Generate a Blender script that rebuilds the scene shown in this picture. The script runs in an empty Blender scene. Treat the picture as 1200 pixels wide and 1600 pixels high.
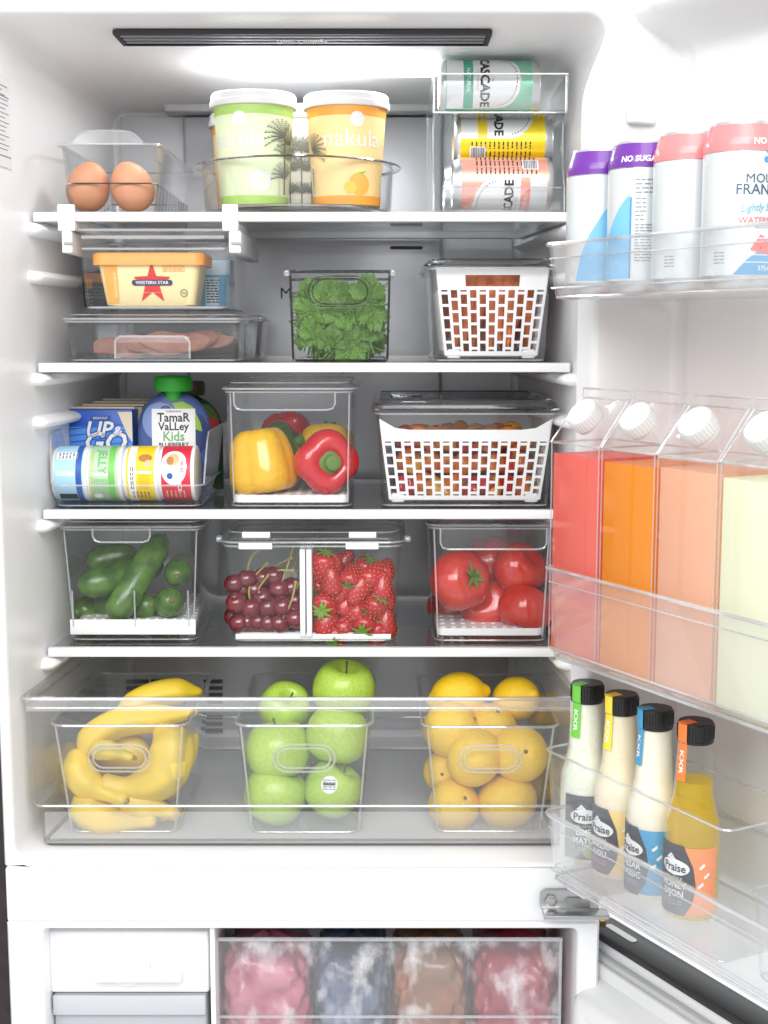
import bpy, math, random
from mathutils import Vector, Matrix
random.seed(7)
PI = math.pi
S = bpy.context.scene
COL = S.collection

# ------------------------------------------------------------------ camera, world, lamps, exposure
FPX, ZC, YC = 2090.0, 1.30, -1.685
TH = math.atan(280 / FPX)
cd = bpy.data.cameras.new('camera'); cam = bpy.data.objects.new('camera', cd); COL.objects.link(cam)
cd.sensor_fit = 'HORIZONTAL'; cd.sensor_width = 36; cd.lens = FPX / 1200 * 36
cd.clip_start = .05; cd.clip_end = 60
cam.location = (0, YC, ZC); cam.rotation_euler = (PI / 2 - TH, 0, 0)
S.camera = cam

W = bpy.data.worlds.new('World'); S.world = W; W.use_nodes = True
bg = W.node_tree.nodes['Background']; bg.inputs[0].default_value = (.97, .985, 1, 1); bg.inputs[1].default_value = .92

def area(name, loc, target, sx, sy, power, col=(1, 1, 1)):
    l = bpy.data.lights.new(name, 'AREA'); l.shape = 'RECTANGLE'; l.size = sx; l.size_y = sy
    l.energy = power; l.color = col
    o = bpy.data.objects.new(name, l); COL.objects.link(o); o.location = loc
    o.rotation_euler = (Vector(target) - Vector(loc)).to_track_quat('-Z', 'Y').to_euler()
    return o
area('front_softbox', (-.5, -2.6, 2.5), (-.08, 0, 1.0), 2.6, 1.3, 62, (.98, .99, 1))  # unseen softbox added behind the camera as soft frontal key
area('overhead_softbox', (.5, -2.3, 2.9), (0, 0, 1.0), 1.6, 1.6, 26, (1, .985, .96))  # second unseen softbox, added higher up to brighten the front

S.view_settings.view_transform = 'Standard'; S.view_settings.look = 'None'
S.view_settings.exposure = 0.15; S.view_settings.gamma = 1
S.render.engine = 'CYCLES'
cy = S.cycles
cy.max_bounces = 14; cy.diffuse_bounces = 6; cy.glossy_bounces = 4; cy.transmission_bounces = 8
cy.transparent_max_bounces = 48; cy.caustics_reflective = False; cy.caustics_refractive = False
cy.sample_clamp_indirect = 4; cy.blur_glossy = .5
try:
    cy.use_denoising = True; cy.denoiser = 'OPENIMAGEDENOISE'
except Exception:
    pass

# ------------------------------------------------------------------ placing: where a sight line of the photograph meets a plane of the place
CT, ST = math.cos(TH), math.sin(TH)
def ray(px, py):
    a, b = (px - 600) / FPX, (800 - py) / FPX
    return Vector((a, CT + b * ST, -ST + b * CT))
def at(px, py, y):
    d = ray(px, py); t = (y - YC) / d.y
    return Vector((0, YC, ZC)) + d * t
def zat(py, y): return at(600, py, y).z
def xat(px, py, y): return at(px, py, y).x
def yat(py, z):                       # depth at which the sight line at py reaches height z
    d = ray(600, py); return YC + d.y * (z - ZC) / d.z
# the open door: hinge-side point of its inner panel, direction along the door, inward normal
DA = math.radians(-61)
DU = Vector((math.cos(DA), math.sin(DA), 0)); DN = Vector((math.sin(DA), -math.cos(DA), 0))
DP = Vector((.30, -.115, 0))
def door(s, h, z): return DP + DU * s + DN * h + Vector((0, 0, z))
def atd(px, py, h):                   # (s, z) where the sight line meets the plane h in front of the door panel
    d = ray(px, py); o = Vector((0, YC, ZC)); p = DP + DN * h
    t = (p - o).dot(DN) / d.dot(DN) if abs(d.dot(DN)) > 1e-6 else 0
    q = o + d * t
    return (q - p).dot(DU), q.z

# ------------------------------------------------------------------ materials
MATS = {}
def newmat(name):
    m = bpy.data.materials.new(name); m.use_nodes = True; MATS[name] = m
    return m, m.node_tree.nodes, m.node_tree.links
def plain(name, col, rough=.45, metal=0, coat=0, var=0, vscale=60, bump=0, bscale=200, emit=0, sub=0, col2=None, stretch=None, spec=.5):
    m, N, L = newmat(name); b = N['Principled BSDF']
    b.inputs['Base Color'].default_value = (*col, 1); b.inputs['Roughness'].default_value = rough
    b.inputs['Metallic'].default_value = metal; b.inputs['Coat Weight'].default_value = coat
    b.inputs['Coat Roughness'].default_value = .08; b.inputs['Specular IOR Level'].default_value = spec
    if sub:
        b.inputs['Subsurface Weight'].default_value = sub; b.inputs['Subsurface Radius'].default_value = (.01, .006, .004); b.inputs['Subsurface Scale'].default_value = .6
    if emit:
        b.inputs['Emission Color'].default_value = (*col, 1); b.inputs['Emission Strength'].default_value = emit
    if var or bump:
        tc = N.new('ShaderNodeTexCoord'); src = tc.outputs['Object']
        oi = N.new('ShaderNodeObjectInfo'); ad = N.new('ShaderNodeVectorMath'); ad.operation = 'MULTIPLY_ADD'
        cb = N.new('ShaderNodeCombineXYZ')
        for k in range(3): L.new(oi.outputs['Random'], cb.inputs[k])
        ad.inputs[1].default_value = (7, 5, 3)
        L.new(cb.outputs[0], ad.inputs[0]); L.new(src, ad.inputs[2]); src = ad.outputs[0]
        if stretch:
            mp = N.new('ShaderNodeMapping'); mp.inputs['Scale'].default_value = stretch; L.new(src, mp.inputs[0]); src = mp.outputs[0]
    if var:
        n = N.new('ShaderNodeTexNoise'); n.inputs['Scale'].default_value = vscale; n.inputs['Detail'].default_value = 4; L.new(src, n.inputs[0])
        r = N.new('ShaderNodeValToRGB'); c2 = col2 or tuple(c * (1 - var) for c in col)
        r.color_ramp.elements[0].position = .35; r.color_ramp.elements[1].position = .66
        r.color_ramp.elements[0].color = (*c2, 1); r.color_ramp.elements[1].color = (*col, 1)
        L.new(n.outputs[0], r.inputs[0])
        h = N.new('ShaderNodeHueSaturation'); L.new(r.outputs[0], h.inputs['Color'])
        mr = N.new('ShaderNodeMapRange'); mr.inputs[3].default_value = 1 - var * .35; mr.inputs[4].default_value = 1 + var * .25
        L.new(oi.outputs['Random'], mr.inputs[0]); L.new(mr.outputs[0], h.inputs['Value'])
        L.new(h.outputs[0], b.inputs['Base Color'])
    if bump:
        n2 = N.new('ShaderNodeTexNoise'); n2.inputs['Scale'].default_value = bscale; n2.inputs['Detail'].default_value = 3; L.new(src, n2.inputs[0])
        bp = N.new('ShaderNodeBump'); bp.inputs['Strength'].default_value = bump; bp.inputs['Distance'].default_value = .002
        L.new(n2.outputs[0], bp.inputs['Height']); L.new(bp.outputs[0], b.inputs['Normal'])
    return m
def clear(name, tint=(.965, .97, .97), haze=.02, rough=.03, f0=.045, frost=0, power=4):
    # thin clear plastic: light passes straight through, the surface mirrors more at grazing angles, a little haze scatters
    m, N, L = newmat(name); N.remove(N['Principled BSDF'])
    out = N['Material Output']
    lw = N.new('ShaderNodeLayerWeight'); lw.inputs[0].default_value = .5
    pw = N.new('ShaderNodeMath'); pw.operation = 'POWER'; pw.inputs[1].default_value = power; L.new(lw.outputs['Facing'], pw.inputs[0])
    mr = N.new('ShaderNodeMapRange'); mr.inputs[3].default_value = f0; mr.inputs[4].default_value = .85; L.new(pw.outputs[0], mr.inputs[0])
    tr = N.new('ShaderNodeBsdfTransparent'); tr.inputs[0].default_value = (*tint, 1)
    gl = N.new('ShaderNodeBsdfGlossy'); gl.inputs['Roughness'].default_value = rough; gl.inputs[0].default_value = (.95, .96, .97, 1)
    mx = N.new('ShaderNodeMixShader'); L.new(mr.outputs[0], mx.inputs[0]); L.new(tr.outputs[0], mx.inputs[1]); L.new(gl.outputs[0], mx.inputs[2])
    df = N.new('ShaderNodeBsdfDiffuse'); df.inputs[0].default_value = (.9, .9, .91, 1)
    mh = N.new('ShaderNodeMixShader'); mh.inputs[0].default_value = haze; L.new(mx.outputs[0], mh.inputs[1]); L.new(df.outputs[0], mh.inputs[2])
    if frost:
        tc = N.new('ShaderNodeTexCoord')
        n = N.new('ShaderNodeTexNoise'); n.inputs['Scale'].default_value = 21; n.inputs['Detail'].default_value = 7; n.inputs['Roughness'].default_value = .62
        mp = N.new('ShaderNodeMapping'); mp.inputs['Scale'].default_value = (1, 1, .6); L.new(tc.outputs['Object'], mp.inputs[0]); L.new(mp.outputs[0], n.inputs[0])
        r = N.new('ShaderNodeValToRGB'); r.color_ramp.elements[0].position = .50; r.color_ramp.elements[1].position = .66
        r.color_ramp.elements[0].color = (haze,) * 3 + (1,); r.color_ramp.elements[1].color = (frost,) * 3 + (1,)
        L.new(n.outputs[0], r.inputs[0]); L.new(r.outputs[0], mh.inputs[0])
    L.new(mh.outputs[0], out.inputs[0])
    return m
def glassy(name, col=(.95, .96, .97), ior=1.3, rough=.03):
    m, N, L = newmat(name); b = N['Principled BSDF']
    b.inputs['Base Color'].default_value = (*col, 1); b.inputs['Transmission Weight'].default_value = 1
    b.inputs['IOR'].default_value = ior; b.inputs['Roughness'].default_value = rough
    return m

plain('white_enamel', (.80, .805, .81), .32, bump=.03, bscale=90)
plain('white_liner', (.88, .88, .89), .30, bump=.03, bscale=60)
plain('white_plastic', (.79, .79, .79), .38)
plain('door_white', (.74, .74, .735), .38, bump=.03, bscale=60)
plain('seam', (.33, .33, .34), .6)
plain('black_plastic', (.012, .012, .013), .3)
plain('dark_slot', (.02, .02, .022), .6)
plain('gasket', (.55, .55, .55), .6)
plain('steel_panel', (.56, .56, .58), .44, metal=.35, var=.12, vscale=3, bump=.06, bscale=900, stretch=(1, 1, .02))
plain('steel', (.45, .45, .45), .28, metal=1, bump=.05, bscale=80)
plain('grey_plastic', (.42, .43, .46), .4)
plain('led', (.97, .98, 1), .5, emit=1.7)
plain('panel_wood', (.03, .02, .018), .6, var=.4)
clear('glass_shelf', (.88, .89, .895), .012, .05, .05)
clear('clear', (.992, .993, .994), .004, .03, .018)
clear('clear_soft', (.988, .99, .991), .010, .05, .02)
clear('clear_drawer', (.992, .992, .994), .024, .05, .02)
clear('clear_door', (.992, .992, .992), .09, .05, .025)
clear('clear_smoke', (.84, .84, .84), .01, .04, .04)
clear('clear_bottle', (.992, .992, .992), .004, .02, .02)
clear('frosted', (.97, .96, .97), .07, .2, .02, frost=.42)
clear('edge', (.88, .89, .90), .16, .08, .16, power=2)
glassy('edge_smoke', (.22, .22, .23), 1.4)
plain('ink_black', (.015, .016, .02), .5)
plain('ink_grey', (.25, .26, .28), .5)
plain('ink_white', (.85, .85, .85), .5)
plain('egg_shell', (.72, .33, .17), .5, var=.18, vscale=70, bump=.1, bscale=600, sub=.1)
# ------------------------------------------------------------------ mesh helpers
class B:
    def __init__(s): s.v = []; s.f = []
    def add(s, vs, fs):
        o = len(s.v); s.v += [tuple(p) for p in vs]; s.f += [tuple(i + o for i in f) for f in fs]; return s
    def skin(s, rings, caps=(1, 1), closed=True):
        n = len(rings[0]); vs = [p for r in rings for p in r]; fs = []
        for k in range(len(rings) - 1):
            for i in range(n if closed else n - 1):
                j = (i + 1) % n
                fs.append((k * n + i, k * n + j, (k + 1) * n + j, (k + 1) * n + i))
        if caps[0]: fs.append(tuple(reversed(range(n))))
        if caps[1]: fs.append(tuple((len(rings) - 1) * n + i for i in range(n)))
        return s.add(vs, fs)
    def box(s, x0, x1, y0, y1, z0, z1):
        v = [(x0, y0, z0), (x1, y0, z0), (x1, y1, z0), (x0, y1, z0), (x0, y0, z1), (x1, y0, z1), (x1, y1, z1), (x0, y1, z1)]
        return s.hexa(v)
    def hexa(s, v):
        return s.add(v, [(3, 2, 1, 0), (4, 5, 6, 7), (0, 1, 5, 4), (1, 2, 6, 5), (2, 3, 7, 6), (3, 0, 4, 7)])
    def rbox(s, x0, x1, y0, y1, z0, z1, r=.003, n=3):
        # box with rounded vertical edges and softened top and bottom
        cx, cy_, w, d = (x0 + x1) / 2, (y0 + y1) / 2, x1 - x0, y1 - y0
        e = min(r * .6, (z1 - z0) * .3)
        R = []
        for z, k in ((z0, e), (z0 + e * .35, e * .3), (z0 + e, 0), (z1 - e, 0), (z1 - e * .35, e * .3), (z1, e)):
            R.append([(p[0] + cx, p[1] + cy_, z) for p in rr(w - 2 * k, d - 2 * k, max(r - k, .0004), n)])
        return s.skin(R)
    def lathe(s, prof, seg=32, cx=0, cy_=0, fx=None):
        R = []
        for r, z in prof:
            ring = []
            for i in range(seg):
                a = 2 * PI * i / seg; q = fx(a, r, z) if fx else (r, z)
                ring.append((cx + q[0] * math.cos(a), cy_ + q[0] * math.sin(a), q[1]))
            R.append(ring)
        return s.skin(R)
    def tube(s, pts, rad, seg=8, caps=(1, 1), sq=1, lob=0):
        pts = [Vector(p) for p in pts]; n = len(pts)
        if not hasattr(rad, '__len__'): rad = [rad] * n
        R = []; up = None
        for i, p in enumerate(pts):
            t = (pts[min(i + 1, n - 1)] - pts[max(i - 1, 0)]).normalized()
            if up is None: up = Vector((0, 0, 1)) if abs(t.z) < .9 else Vector((1, 0, 0))
            a = t.cross(up).normalized(); up = a.cross(t).normalized()
            R.append([p + (a * math.cos(2 * PI * k / seg) + up * (sq * math.sin(2 * PI * k / seg))) * (rad[i] * (1 + lob * math.cos(10 * PI * k / seg))) for k in range(seg)])
        return s.skin(R, caps)
    def loop(s, pts, rad, seg=6):      # closed tube
        pts = [Vector(p) for p in pts]; n = len(pts); R = []
        nrm = Vector((0, 0, 0))
        for i in range(n): nrm += pts[i].cross(pts[(i + 1) % n])
        nrm.normalize()
        for i, p in enumerate(pts):
            t = (pts[(i + 1) % n] - pts[i - 1]).normalized(); a = t.cross(nrm).normalized(); u = nrm
            R.append([p + a * (rad * math.cos(2 * PI * k / seg)) + u * (rad * math.sin(2 * PI * k / seg)) for k in range(seg)])
        return s.skin(R + [R[0]], (0, 0))
    def shell(s, rings, t, floor=None):
        # rings bottom to top: (w, d, r, z, cx, cy): an open box with walls of thickness t, rounded corners
        out = [[(p[0] + cx, p[1] + cy_, z) for p in rr(w, d, r)] for w, d, r, z, cx, cy_ in rings]
        inn = [[(p[0] + cx, p[1] + cy_, z) for p in rr(w - 2 * t, d - 2 * t, max(r - t, .001))] for w, d, r, z, cx, cy_ in reversed(rings)]
        inn[-1] = [(x, y, z + (floor or t)) for x, y, z in inn[-1]]
        return s.skin(out + inn)
    def build(s, name, mat, parent=None, smooth=38, loc=None, rot=None):
        me = bpy.data.meshes.new(name); me.from_pydata(s.v, [], s.f); me.update()
        if smooth:
            me.polygons.foreach_set('use_smooth', [True] * len(me.polygons))
            me.set_sharp_from_angle(angle=math.radians(smooth))
        return link(name, me, mat, parent, loc, rot)
def link(name, me, mat=None, parent=None, loc=None, rot=None):
    o = bpy.data.objects.new(name, me); COL.objects.link(o)
    if mat is not None and not me.materials: me.materials.append(MATS[mat])
    if parent is not None: o.parent = parent
    if loc is not None: o.location = loc
    if rot is not None: o.rotation_euler = rot
    return o
def rr(w, d, r, n=5):
    r = min(r, w / 2 - 1e-4, d / 2 - 1e-4); P = []
    for cx, cy_, a0 in ((w / 2 - r, d / 2 - r, 0), (-w / 2 + r, d / 2 - r, PI / 2), (-w / 2 + r, -d / 2 + r, PI), (w / 2 - r, -d / 2 + r, 1.5 * PI)):
        for k in range(n + 1):
            a = a0 + PI / 2 * k / n; P.append((cx + r * math.cos(a), cy_ + r * math.sin(a)))
    return P
def stadium(w, h, n=8):
    r = h / 2; P = []
    for sx, a0 in ((1, -PI / 2), (-1, PI / 2)):
        for k in range(n + 1):
            a = a0 + PI * k / n; P.append((sx * (w / 2 - r) + r * math.cos(a), r * math.sin(a)))
    return P
def tag(o, label, cat, group=None):
    o['label'] = label; o['category'] = cat
    if group: o['group'] = group
    return o
def thing(name, label, cat, loc=(0, 0, 0), rot=(0, 0, 0), group=None):
    o = bpy.data.objects.new(name, None); COL.objects.link(o); o.location = loc; o.rotation_euler = rot
    o.empty_display_size = .02
    return tag(o, label, cat, group)
def spline(pts, n=6):
    pts = [Vector(p) for p in pts]; P = [pts[0] * 2 - pts[1]] + pts + [pts[-1] * 2 - pts[-2]]; out = []
    for i in range(1, len(P) - 2):
        for k in range(n):
            t = k / n; a, b, c, d = P[i - 1], P[i], P[i + 1], P[i + 2]
            out.append(.5 * ((2 * b) + (c - a) * t + (2 * a - 5 * b + 4 * c - d) * t * t + (3 * b - a - 3 * c + d) * t ** 3))
    return out + [pts[-1]]
def lerp(a, b, t): return a + (b - a) * t

# ---- printing on surfaces: flat ink shapes laid a hair above a curved or flat face
class Ink:
    def __init__(s, fn): s.fn = fn; s.b = {}
    def _b(s, mat): return s.b.setdefault(mat, B())
    def rect(s, u0, v0, u1, v1, mat, off=.0003, step=.004):
        nu = max(1, int(abs(u1 - u0) / step)); nv = max(1, int(abs(v1 - v0) / (step * 2)))
        vs = [s.fn(lerp(u0, u1, i / nu), lerp(v0, v1, j / nv), off) for j in range(nv + 1) for i in range(nu + 1)]
        fs = [(j * (nu + 1) + i, j * (nu + 1) + i + 1, (j + 1) * (nu + 1) + i + 1, (j + 1) * (nu + 1) + i) for j in range(nv) for i in range(nu)]
        s._b(mat).add(vs, fs); return s
    def poly(s, pts, mat, off=.0004, rows=18, step=.004):
        v0 = min(p[1] for p in pts) + 1e-6; v1 = max(p[1] for p in pts) - 1e-6; prev = None
        for k in range(rows + 1):
            v = lerp(v0, v1, k / rows); xs = []
            for i in range(len(pts)):
                a, b = pts[i], pts[(i + 1) % len(pts)]
                if (a[1] <= v) != (b[1] <= v): xs.append(a[0] + (b[0] - a[0]) * (v - a[1]) / (b[1] - a[1]))
            xs.sort(); cur = (v, xs)
            if prev and len(prev[1]) == len(xs):
                for q in range(0, len(xs) - 1, 2):
                    n = max(1, int(max(xs[q + 1] - xs[q], prev[1][q + 1] - prev[1][q]) / step))
                    vs = [s.fn(lerp(prev[1][q], prev[1][q + 1], i / n), prev[0], off) for i in range(n + 1)] + [s.fn(lerp(xs[q], xs[q + 1], i / n), v, off) for i in range(n + 1)]
                    s._b(mat).add(vs, [(i, i + 1, n + 2 + i, n + 1 + i) for i in range(n)])
            prev = cur
        return s
    def disc(s, u, v, ru, rv, mat, off=.0004, n=24):
        return s.poly([(u + ru * math.cos(2 * PI * k / n), v + rv * math.sin(2 * PI * k / n)) for k in range(n)], mat, off)
    def ringline(s, u, v, ru, rv, th, mat, off=.0005, n=28, a0=0, a1=2 * PI, dash=False):
        for k in range(n):
            if dash and k % 2: continue
            a, b = lerp(a0, a1, k / n), lerp(a0, a1, (k + 1) / n)
            q = [(u + (ru + e) * math.cos(t), v + (rv + e) * math.sin(t)) for t, e in ((a, 0), (b, 0), (b, th), (a, th))]
            s._b(mat).add([s.fn(x, y, off) for x, y in q], [(0, 1, 2, 3)])
        return s
    def text(s, txt, u, v, size, mat, off=.0006, align='CENTER', bold=0, rot=0, shear=0, sx=1):
        vs, fs = glyphs(txt, align, bold, shear); c, d = math.cos(rot), math.sin(rot)
        P = [s.fn(u + (x * sx * c - y * d) * size, v + (x * sx * d + y * c) * size, off) for x, y in vs]
        s._b(mat).add(P, fs); return s
    def lines(s, u0, v0, u1, v1, n, mat, off=.0005, fill=.5, seed=0, vert=False):
        R = random.Random(seed)            # print too fine to read: broken rules
        for k in range(n):
            a = lerp(v0, v1, (k + .2) / n); b = lerp(v0, v1, (k + .2 + fill) / n); u = u0
            while u < u1 - .001:
                w = R.uniform(.002, .007); e = min(u + w, u1)
                s.rect(u, a, e, b, mat, off); u = e + R.uniform(.0008, .0016)
        return s
    def barcode(s, u0, v0, u1, v1, off=.0005, horiz=False, seed=1):
        R = random.Random(seed); s.rect(u0, v0, u1, v1, 'ink_white', off)
        a, e = (u0, u1) if not horiz else (v0, v1); m = (e - a) * .08; x = a + m
        while x < e - m:
            w = R.choice((.0004, .0006, .0009))
            if horiz: s.rect(u0 + .001, x, u1 - .001, x + w, 'ink_black', off + .0002)
            else: s.rect(x, v0 + .001, x + w, v1 - .001, 'ink_black', off + .0002)
            x += w + R.choice((.0005, .0008))
        return s
    def build(s, parent, name='printed_label'):
        for mat, b in s.b.items(): b.build(name if 'ink' not in mat else 'lettering', mat, parent, smooth=60)
_G = {}
def glyphs(txt, align, bold, shear):
    k = (txt, align, bold, shear)
    if k not in _G:
        c = bpy.data.curves.new('lettering', 'FONT'); c.body = txt; c.align_x = align; c.align_y = 'CENTER'; c.size = 1
        c.offset = bold; c.shear = shear; c.resolution_u = 2; c.fill_mode = 'BOTH'
        o = bpy.data.objects.new('lettering_source', c); COL.objects.link(o)
        me = bpy.data.meshes.new_from_object(o.evaluated_get(bpy.context.evaluated_depsgraph_get()))
        _G[k] = ([(v.co.x, v.co.y) for v in me.vertices], [tuple(p.vertices) for p in me.polygons])
        bpy.data.objects.remove(o); bpy.data.curves.remove(c); bpy.data.meshes.remove(me)
    return _G[k]
def on_cyl(R, z0=0, face=0, cx=0, cy_=0):
    rf = R if callable(R) else (lambda v: R)
    def fn(u, v, off):
        r = rf(v); a = u / (rf(v) if not callable(R) else rf(v)) - PI / 2 + face
        return (cx + (r + off) * math.cos(a), cy_ + (r + off) * math.sin(a), z0 + v)
    return fn
def on_front(y, x0=0, z0=0, lean=0):      # faces -y; lean: how far the face comes forward per metre of height
    return lambda u, v, off: (x0 + u, y - off - lean * v, z0 + v)
ORD = ['first', 'second', 'third', 'fourth', 'fifth', 'sixth', 'seventh', 'eighth', 'ninth', 'tenth', 'eleventh', 'twelfth', 'thirteenth', 'fourteenth']
def colour(name, c, **k):
    if name not in MATS: plain(name, c, **k)
    return name
# ------------------------------------------------------------------ the refrigerator
YF, YB = -.13, .37
XLO, XRO = -.462, .264
XL, XR, XLB, XRB = -.449, .249, -.405, .205
ZT = zat(20, YF); ZFL = zat(1350, YF); ZM1 = zat(1356, YF); ZM2 = zat(1439, YF); ZFZ = zat(1453, YF)
fr = thing('refrigerator', 'white upright refrigerator with its doors standing open and shelves full of food', 'refrigerator', (0, 0, 0))
def opening(name, x0, x1, z0, z1, xb0, xb1, zb0, zb1, ox0, ox1, oz0, oz1, r, yb):
    def ring(a, b, c, d, rad, y):
        return [((a + b) / 2 + p[0], y, (c + d) / 2 + p[1]) for p in rr(b - a, d - c, rad, 6)]
    e = .0035
    R = [ring(ox0, ox1, oz0, oz1, .004, YF + .5 if False else .42), ring(ox0, ox1, oz0, oz1, .004, YF + .004), ring(ox0 + .003, ox1 - .003, oz0 + .003, oz1 - .003, .004, YF)]
    R += [ring(x0 - e, x1 + e, z0 - e, z1 + e, r + e, YF), ring(x0 - e * .4, x1 + e * .4, z0 - e * .4, z1 + e * .4, r + e * .4, YF + .002), ring(x0, x1, z0, z1, r, YF + .010)]
    for t in (.25, .5, .75, 1):
        y = lerp(YF + .010, yb, t)
        R.append(ring(lerp(x0, xb0, t), lerp(x1, xb1, t), lerp(z0, zb0, t), lerp(z1, zb1, t), r, y))
    b = B(); b.skin(R, (0, 1))
    return b.build(name, 'white_liner', fr)
opening('fridge_liner', XL, XR, ZFL, ZT, XLB, XRB, ZFL + .004, ZT - .028, XLO, XRO, ZM1 + .0008, ZT + .09, .022, YB + .006)
opening('freezer_liner', XL + .03, XR - .012, .30, ZFZ, XL + .045, XR - .03, .30, ZFZ, XLO, XRO, .25, ZM2 - .0008, .008, .30)
b = B(); b.rbox(XLO + .001, XRO - .001, YF - .0015, .40, ZM2, ZM1, .004); b.build('crossbar', 'white_enamel', fr)
b = B(); b.rbox(xat(28, 1400, YF), xat(102, 1400, YF), YF - .003, YF, zat(1408, YF), zat(1392, YF), .004); b.build('cover_plate', 'white_enamel', fr)
# back panel of brushed steel, with the raised air duct in its middle
ZB0 = zat(1250, .37)
b = B(); b.box(XLB + .012, XRB - .012, YB - .003, YB + .001, ZFL + .02, ZT - .036); b.build('back_panel', 'steel_panel', fr)
b = B(); b.rbox(xat(287, 300, .35), xat(692, 300, .35), YB - .018, YB - .0035, zat(935, .36), zat(183, .36), .006); bp_ = b.build('air_duct', 'steel_panel', fr)
for px, py in ((635, 387), (635, 620), (635, 352)):  # last one is the first slot's reflection, drawn as another dark shape
    b = B(); p = at(px, py, .351); b.add([(p.x + x, .3505, p.z + z) for x, z in stadium(.049, .0045)], [tuple(range(18))]); b.build('vent_slot', 'dark_slot', bp_, 0)
ik = Ink(on_front(.352))
p = at(437, 459, .352); ik.text('Metal', p.x, p.z, .024, 'ink_black', align='LEFT', bold=.0); ik.build(bp_)
# upper back: a moulded shelf-like cover round the lamp
b = B(); b.rbox(xat(250, 150, .3), xat(700, 150, .3), .32, YB, zat(178, .34), zat(158, .34), .006); b.build('lamp_cover', 'steel_panel', fr)
# ceiling vent, LED
zc = ZT - .006
vb0, vb1 = yat(48, zc), yat(67, zc); vx0, vx1 = xat(176, 57, vb0), xat(769, 57, vb0)
vt = thing('ceiling_vent', '', ''); del vt['label']; del vt['category']; vt.parent = fr
b = B(); b.box(vx0 + .004, vx1 - .004, vb0 + .002, vb1 - .002, zc - .001, zc + .001); b.build('backing', 'dark_slot', vt)
b = B()
for y0, y1, x0, x1 in ((vb0, vb0 + .004, vx0, vx1), (vb1 - .004, vb1, vx0, vx1), (vb0 + .004, vb1 - .004, vx0, vx0 + .005), (vb0 + .004, vb1 - .004, vx1 - .005, vx1)):
    b.box(x0, x1, y0, y1, zc - .004, zc + .001)
b.build('vent_frame', 'dark_slot', vt)
for k in range(3):
    y = lerp(vb0, vb1, (k + 1) / 4); b = B(); b.rbox(vx0 + .006, vx1 - .006, y - .0028, y + .0028, zc - .0038, zc - .0015, .001); b.build('slat', 'ink_grey', vt)
ik = Ink(lambda u, v, off: (u, (vb0 + vb1) / 2 + v * 3.2, zc - .0040 - off)); ik.text('Door Cooling+', xat(475, 57, 0), .001, .0085, 'ink_white', sx=1.15); ik.build(vt)
b = B(); ly0, ly1 = yat(94, ZT - .014), yat(112, ZT - .014)
b.rbox(xat(335, 100, ly0), xat(690, 100, ly0), ly0, ly1, ZT - .0215, ZT - .014, .012); b.build('interior_lamp', 'led', fr)
l = bpy.data.lights.new('interior_lamp_light', 'AREA'); l.shape = 'RECTANGLE'; l.size = .36; l.size_y = .05; l.energy = 1.5; l.color = (.93, .95, 1)
lo = bpy.data.objects.new('interior_lamp_light', l); COL.objects.link(lo); lo.location = ((xat(335, 100, .18) + xat(690, 100, .18)) / 2, (ly0 + ly1) / 2, ZT - .027); lo.parent = fr
# ledges that carry the shelves, on both side walls
SH = [zat(331, 0), zat(567, 0), zat(797, 0), zat(1013, 0)]
for i, z in enumerate([SH[0] - .014, zat(424, 0), SH[1] - .014, zat(652, 0), SH[2] - .014, SH[3] - .014]):
    for sx in (-1, 1):
        b = B(); xw = lambda y: lerp(XL, XLB, (y - YF) / (YB - YF)) if sx < 0 else lerp(XR, XRB, (y - YF) / (YB - YF))
        R = []
        for y, k in ((-.012, .35), (-.008, .8), (.0, 1), (.33, 1)):
            R.append([(xw(y) - sx * (.019 * k * max(0, math.cos(a))) + sx * .002, y, z - .007 + .0085 * k * math.sin(a)) for a in [lerp(-PI / 2, PI / 2, q / 8) for q in range(9)] + [PI]])
        if sx > 0: R = [list(reversed(r)) for r in R]
        b.skin(R); b.build('shelf_ledge', 'white_liner', fr)
# rear grille behind the crisper
for cx0, cx1 in ((188, 232), (236, 290), (318, 348)):
    for k in range(7):
        py = 1062 + k * 10.5 + (14 if k > 3 else 0)
        if cx1 < 300 and k > 3: continue
        p0, p1 = at(cx0, py, YB - .005), at(cx1, py + 6, YB - .005)
        b = B(); b.box(p0.x, p1.x, YB - .0045, YB - .003, p1.z, p0.z); b.build('vent_slot', 'dark_slot', fr, 0)
# rating sticker on the left wall
def wall_left(u, v, off):
    return (lerp(XL, XLB, (u - YF) / (YB - YF)) + off + .0002, u, v)
ik = Ink(wall_left); sy0, sy1 = -.115, -.055; z0, z1 = zat(258, -.1), zat(112, -.1)
ik.rect(sy0, z0, sy1, z1, colour('sticker_paper', (.80, .80, .80)), .0003)
for k in range(15):
    v = lerp(z0 + .02, z1 - .012, k / 14); ik.rect(sy0 + .005, v, sy1 - random.uniform(.005, .03), v + .0012, 'ink_grey', .0006)
ik.rect(sy0 + .004, z1 - .024, sy1 - .004, z1 - .0225, 'ink_grey', .0006); ik.rect(sy0 + .004, z0 + .012, sy1 - .004, z0 + .0135, 'ink_grey', .0006)
ik.build(fr, 'rating_sticker')
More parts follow.
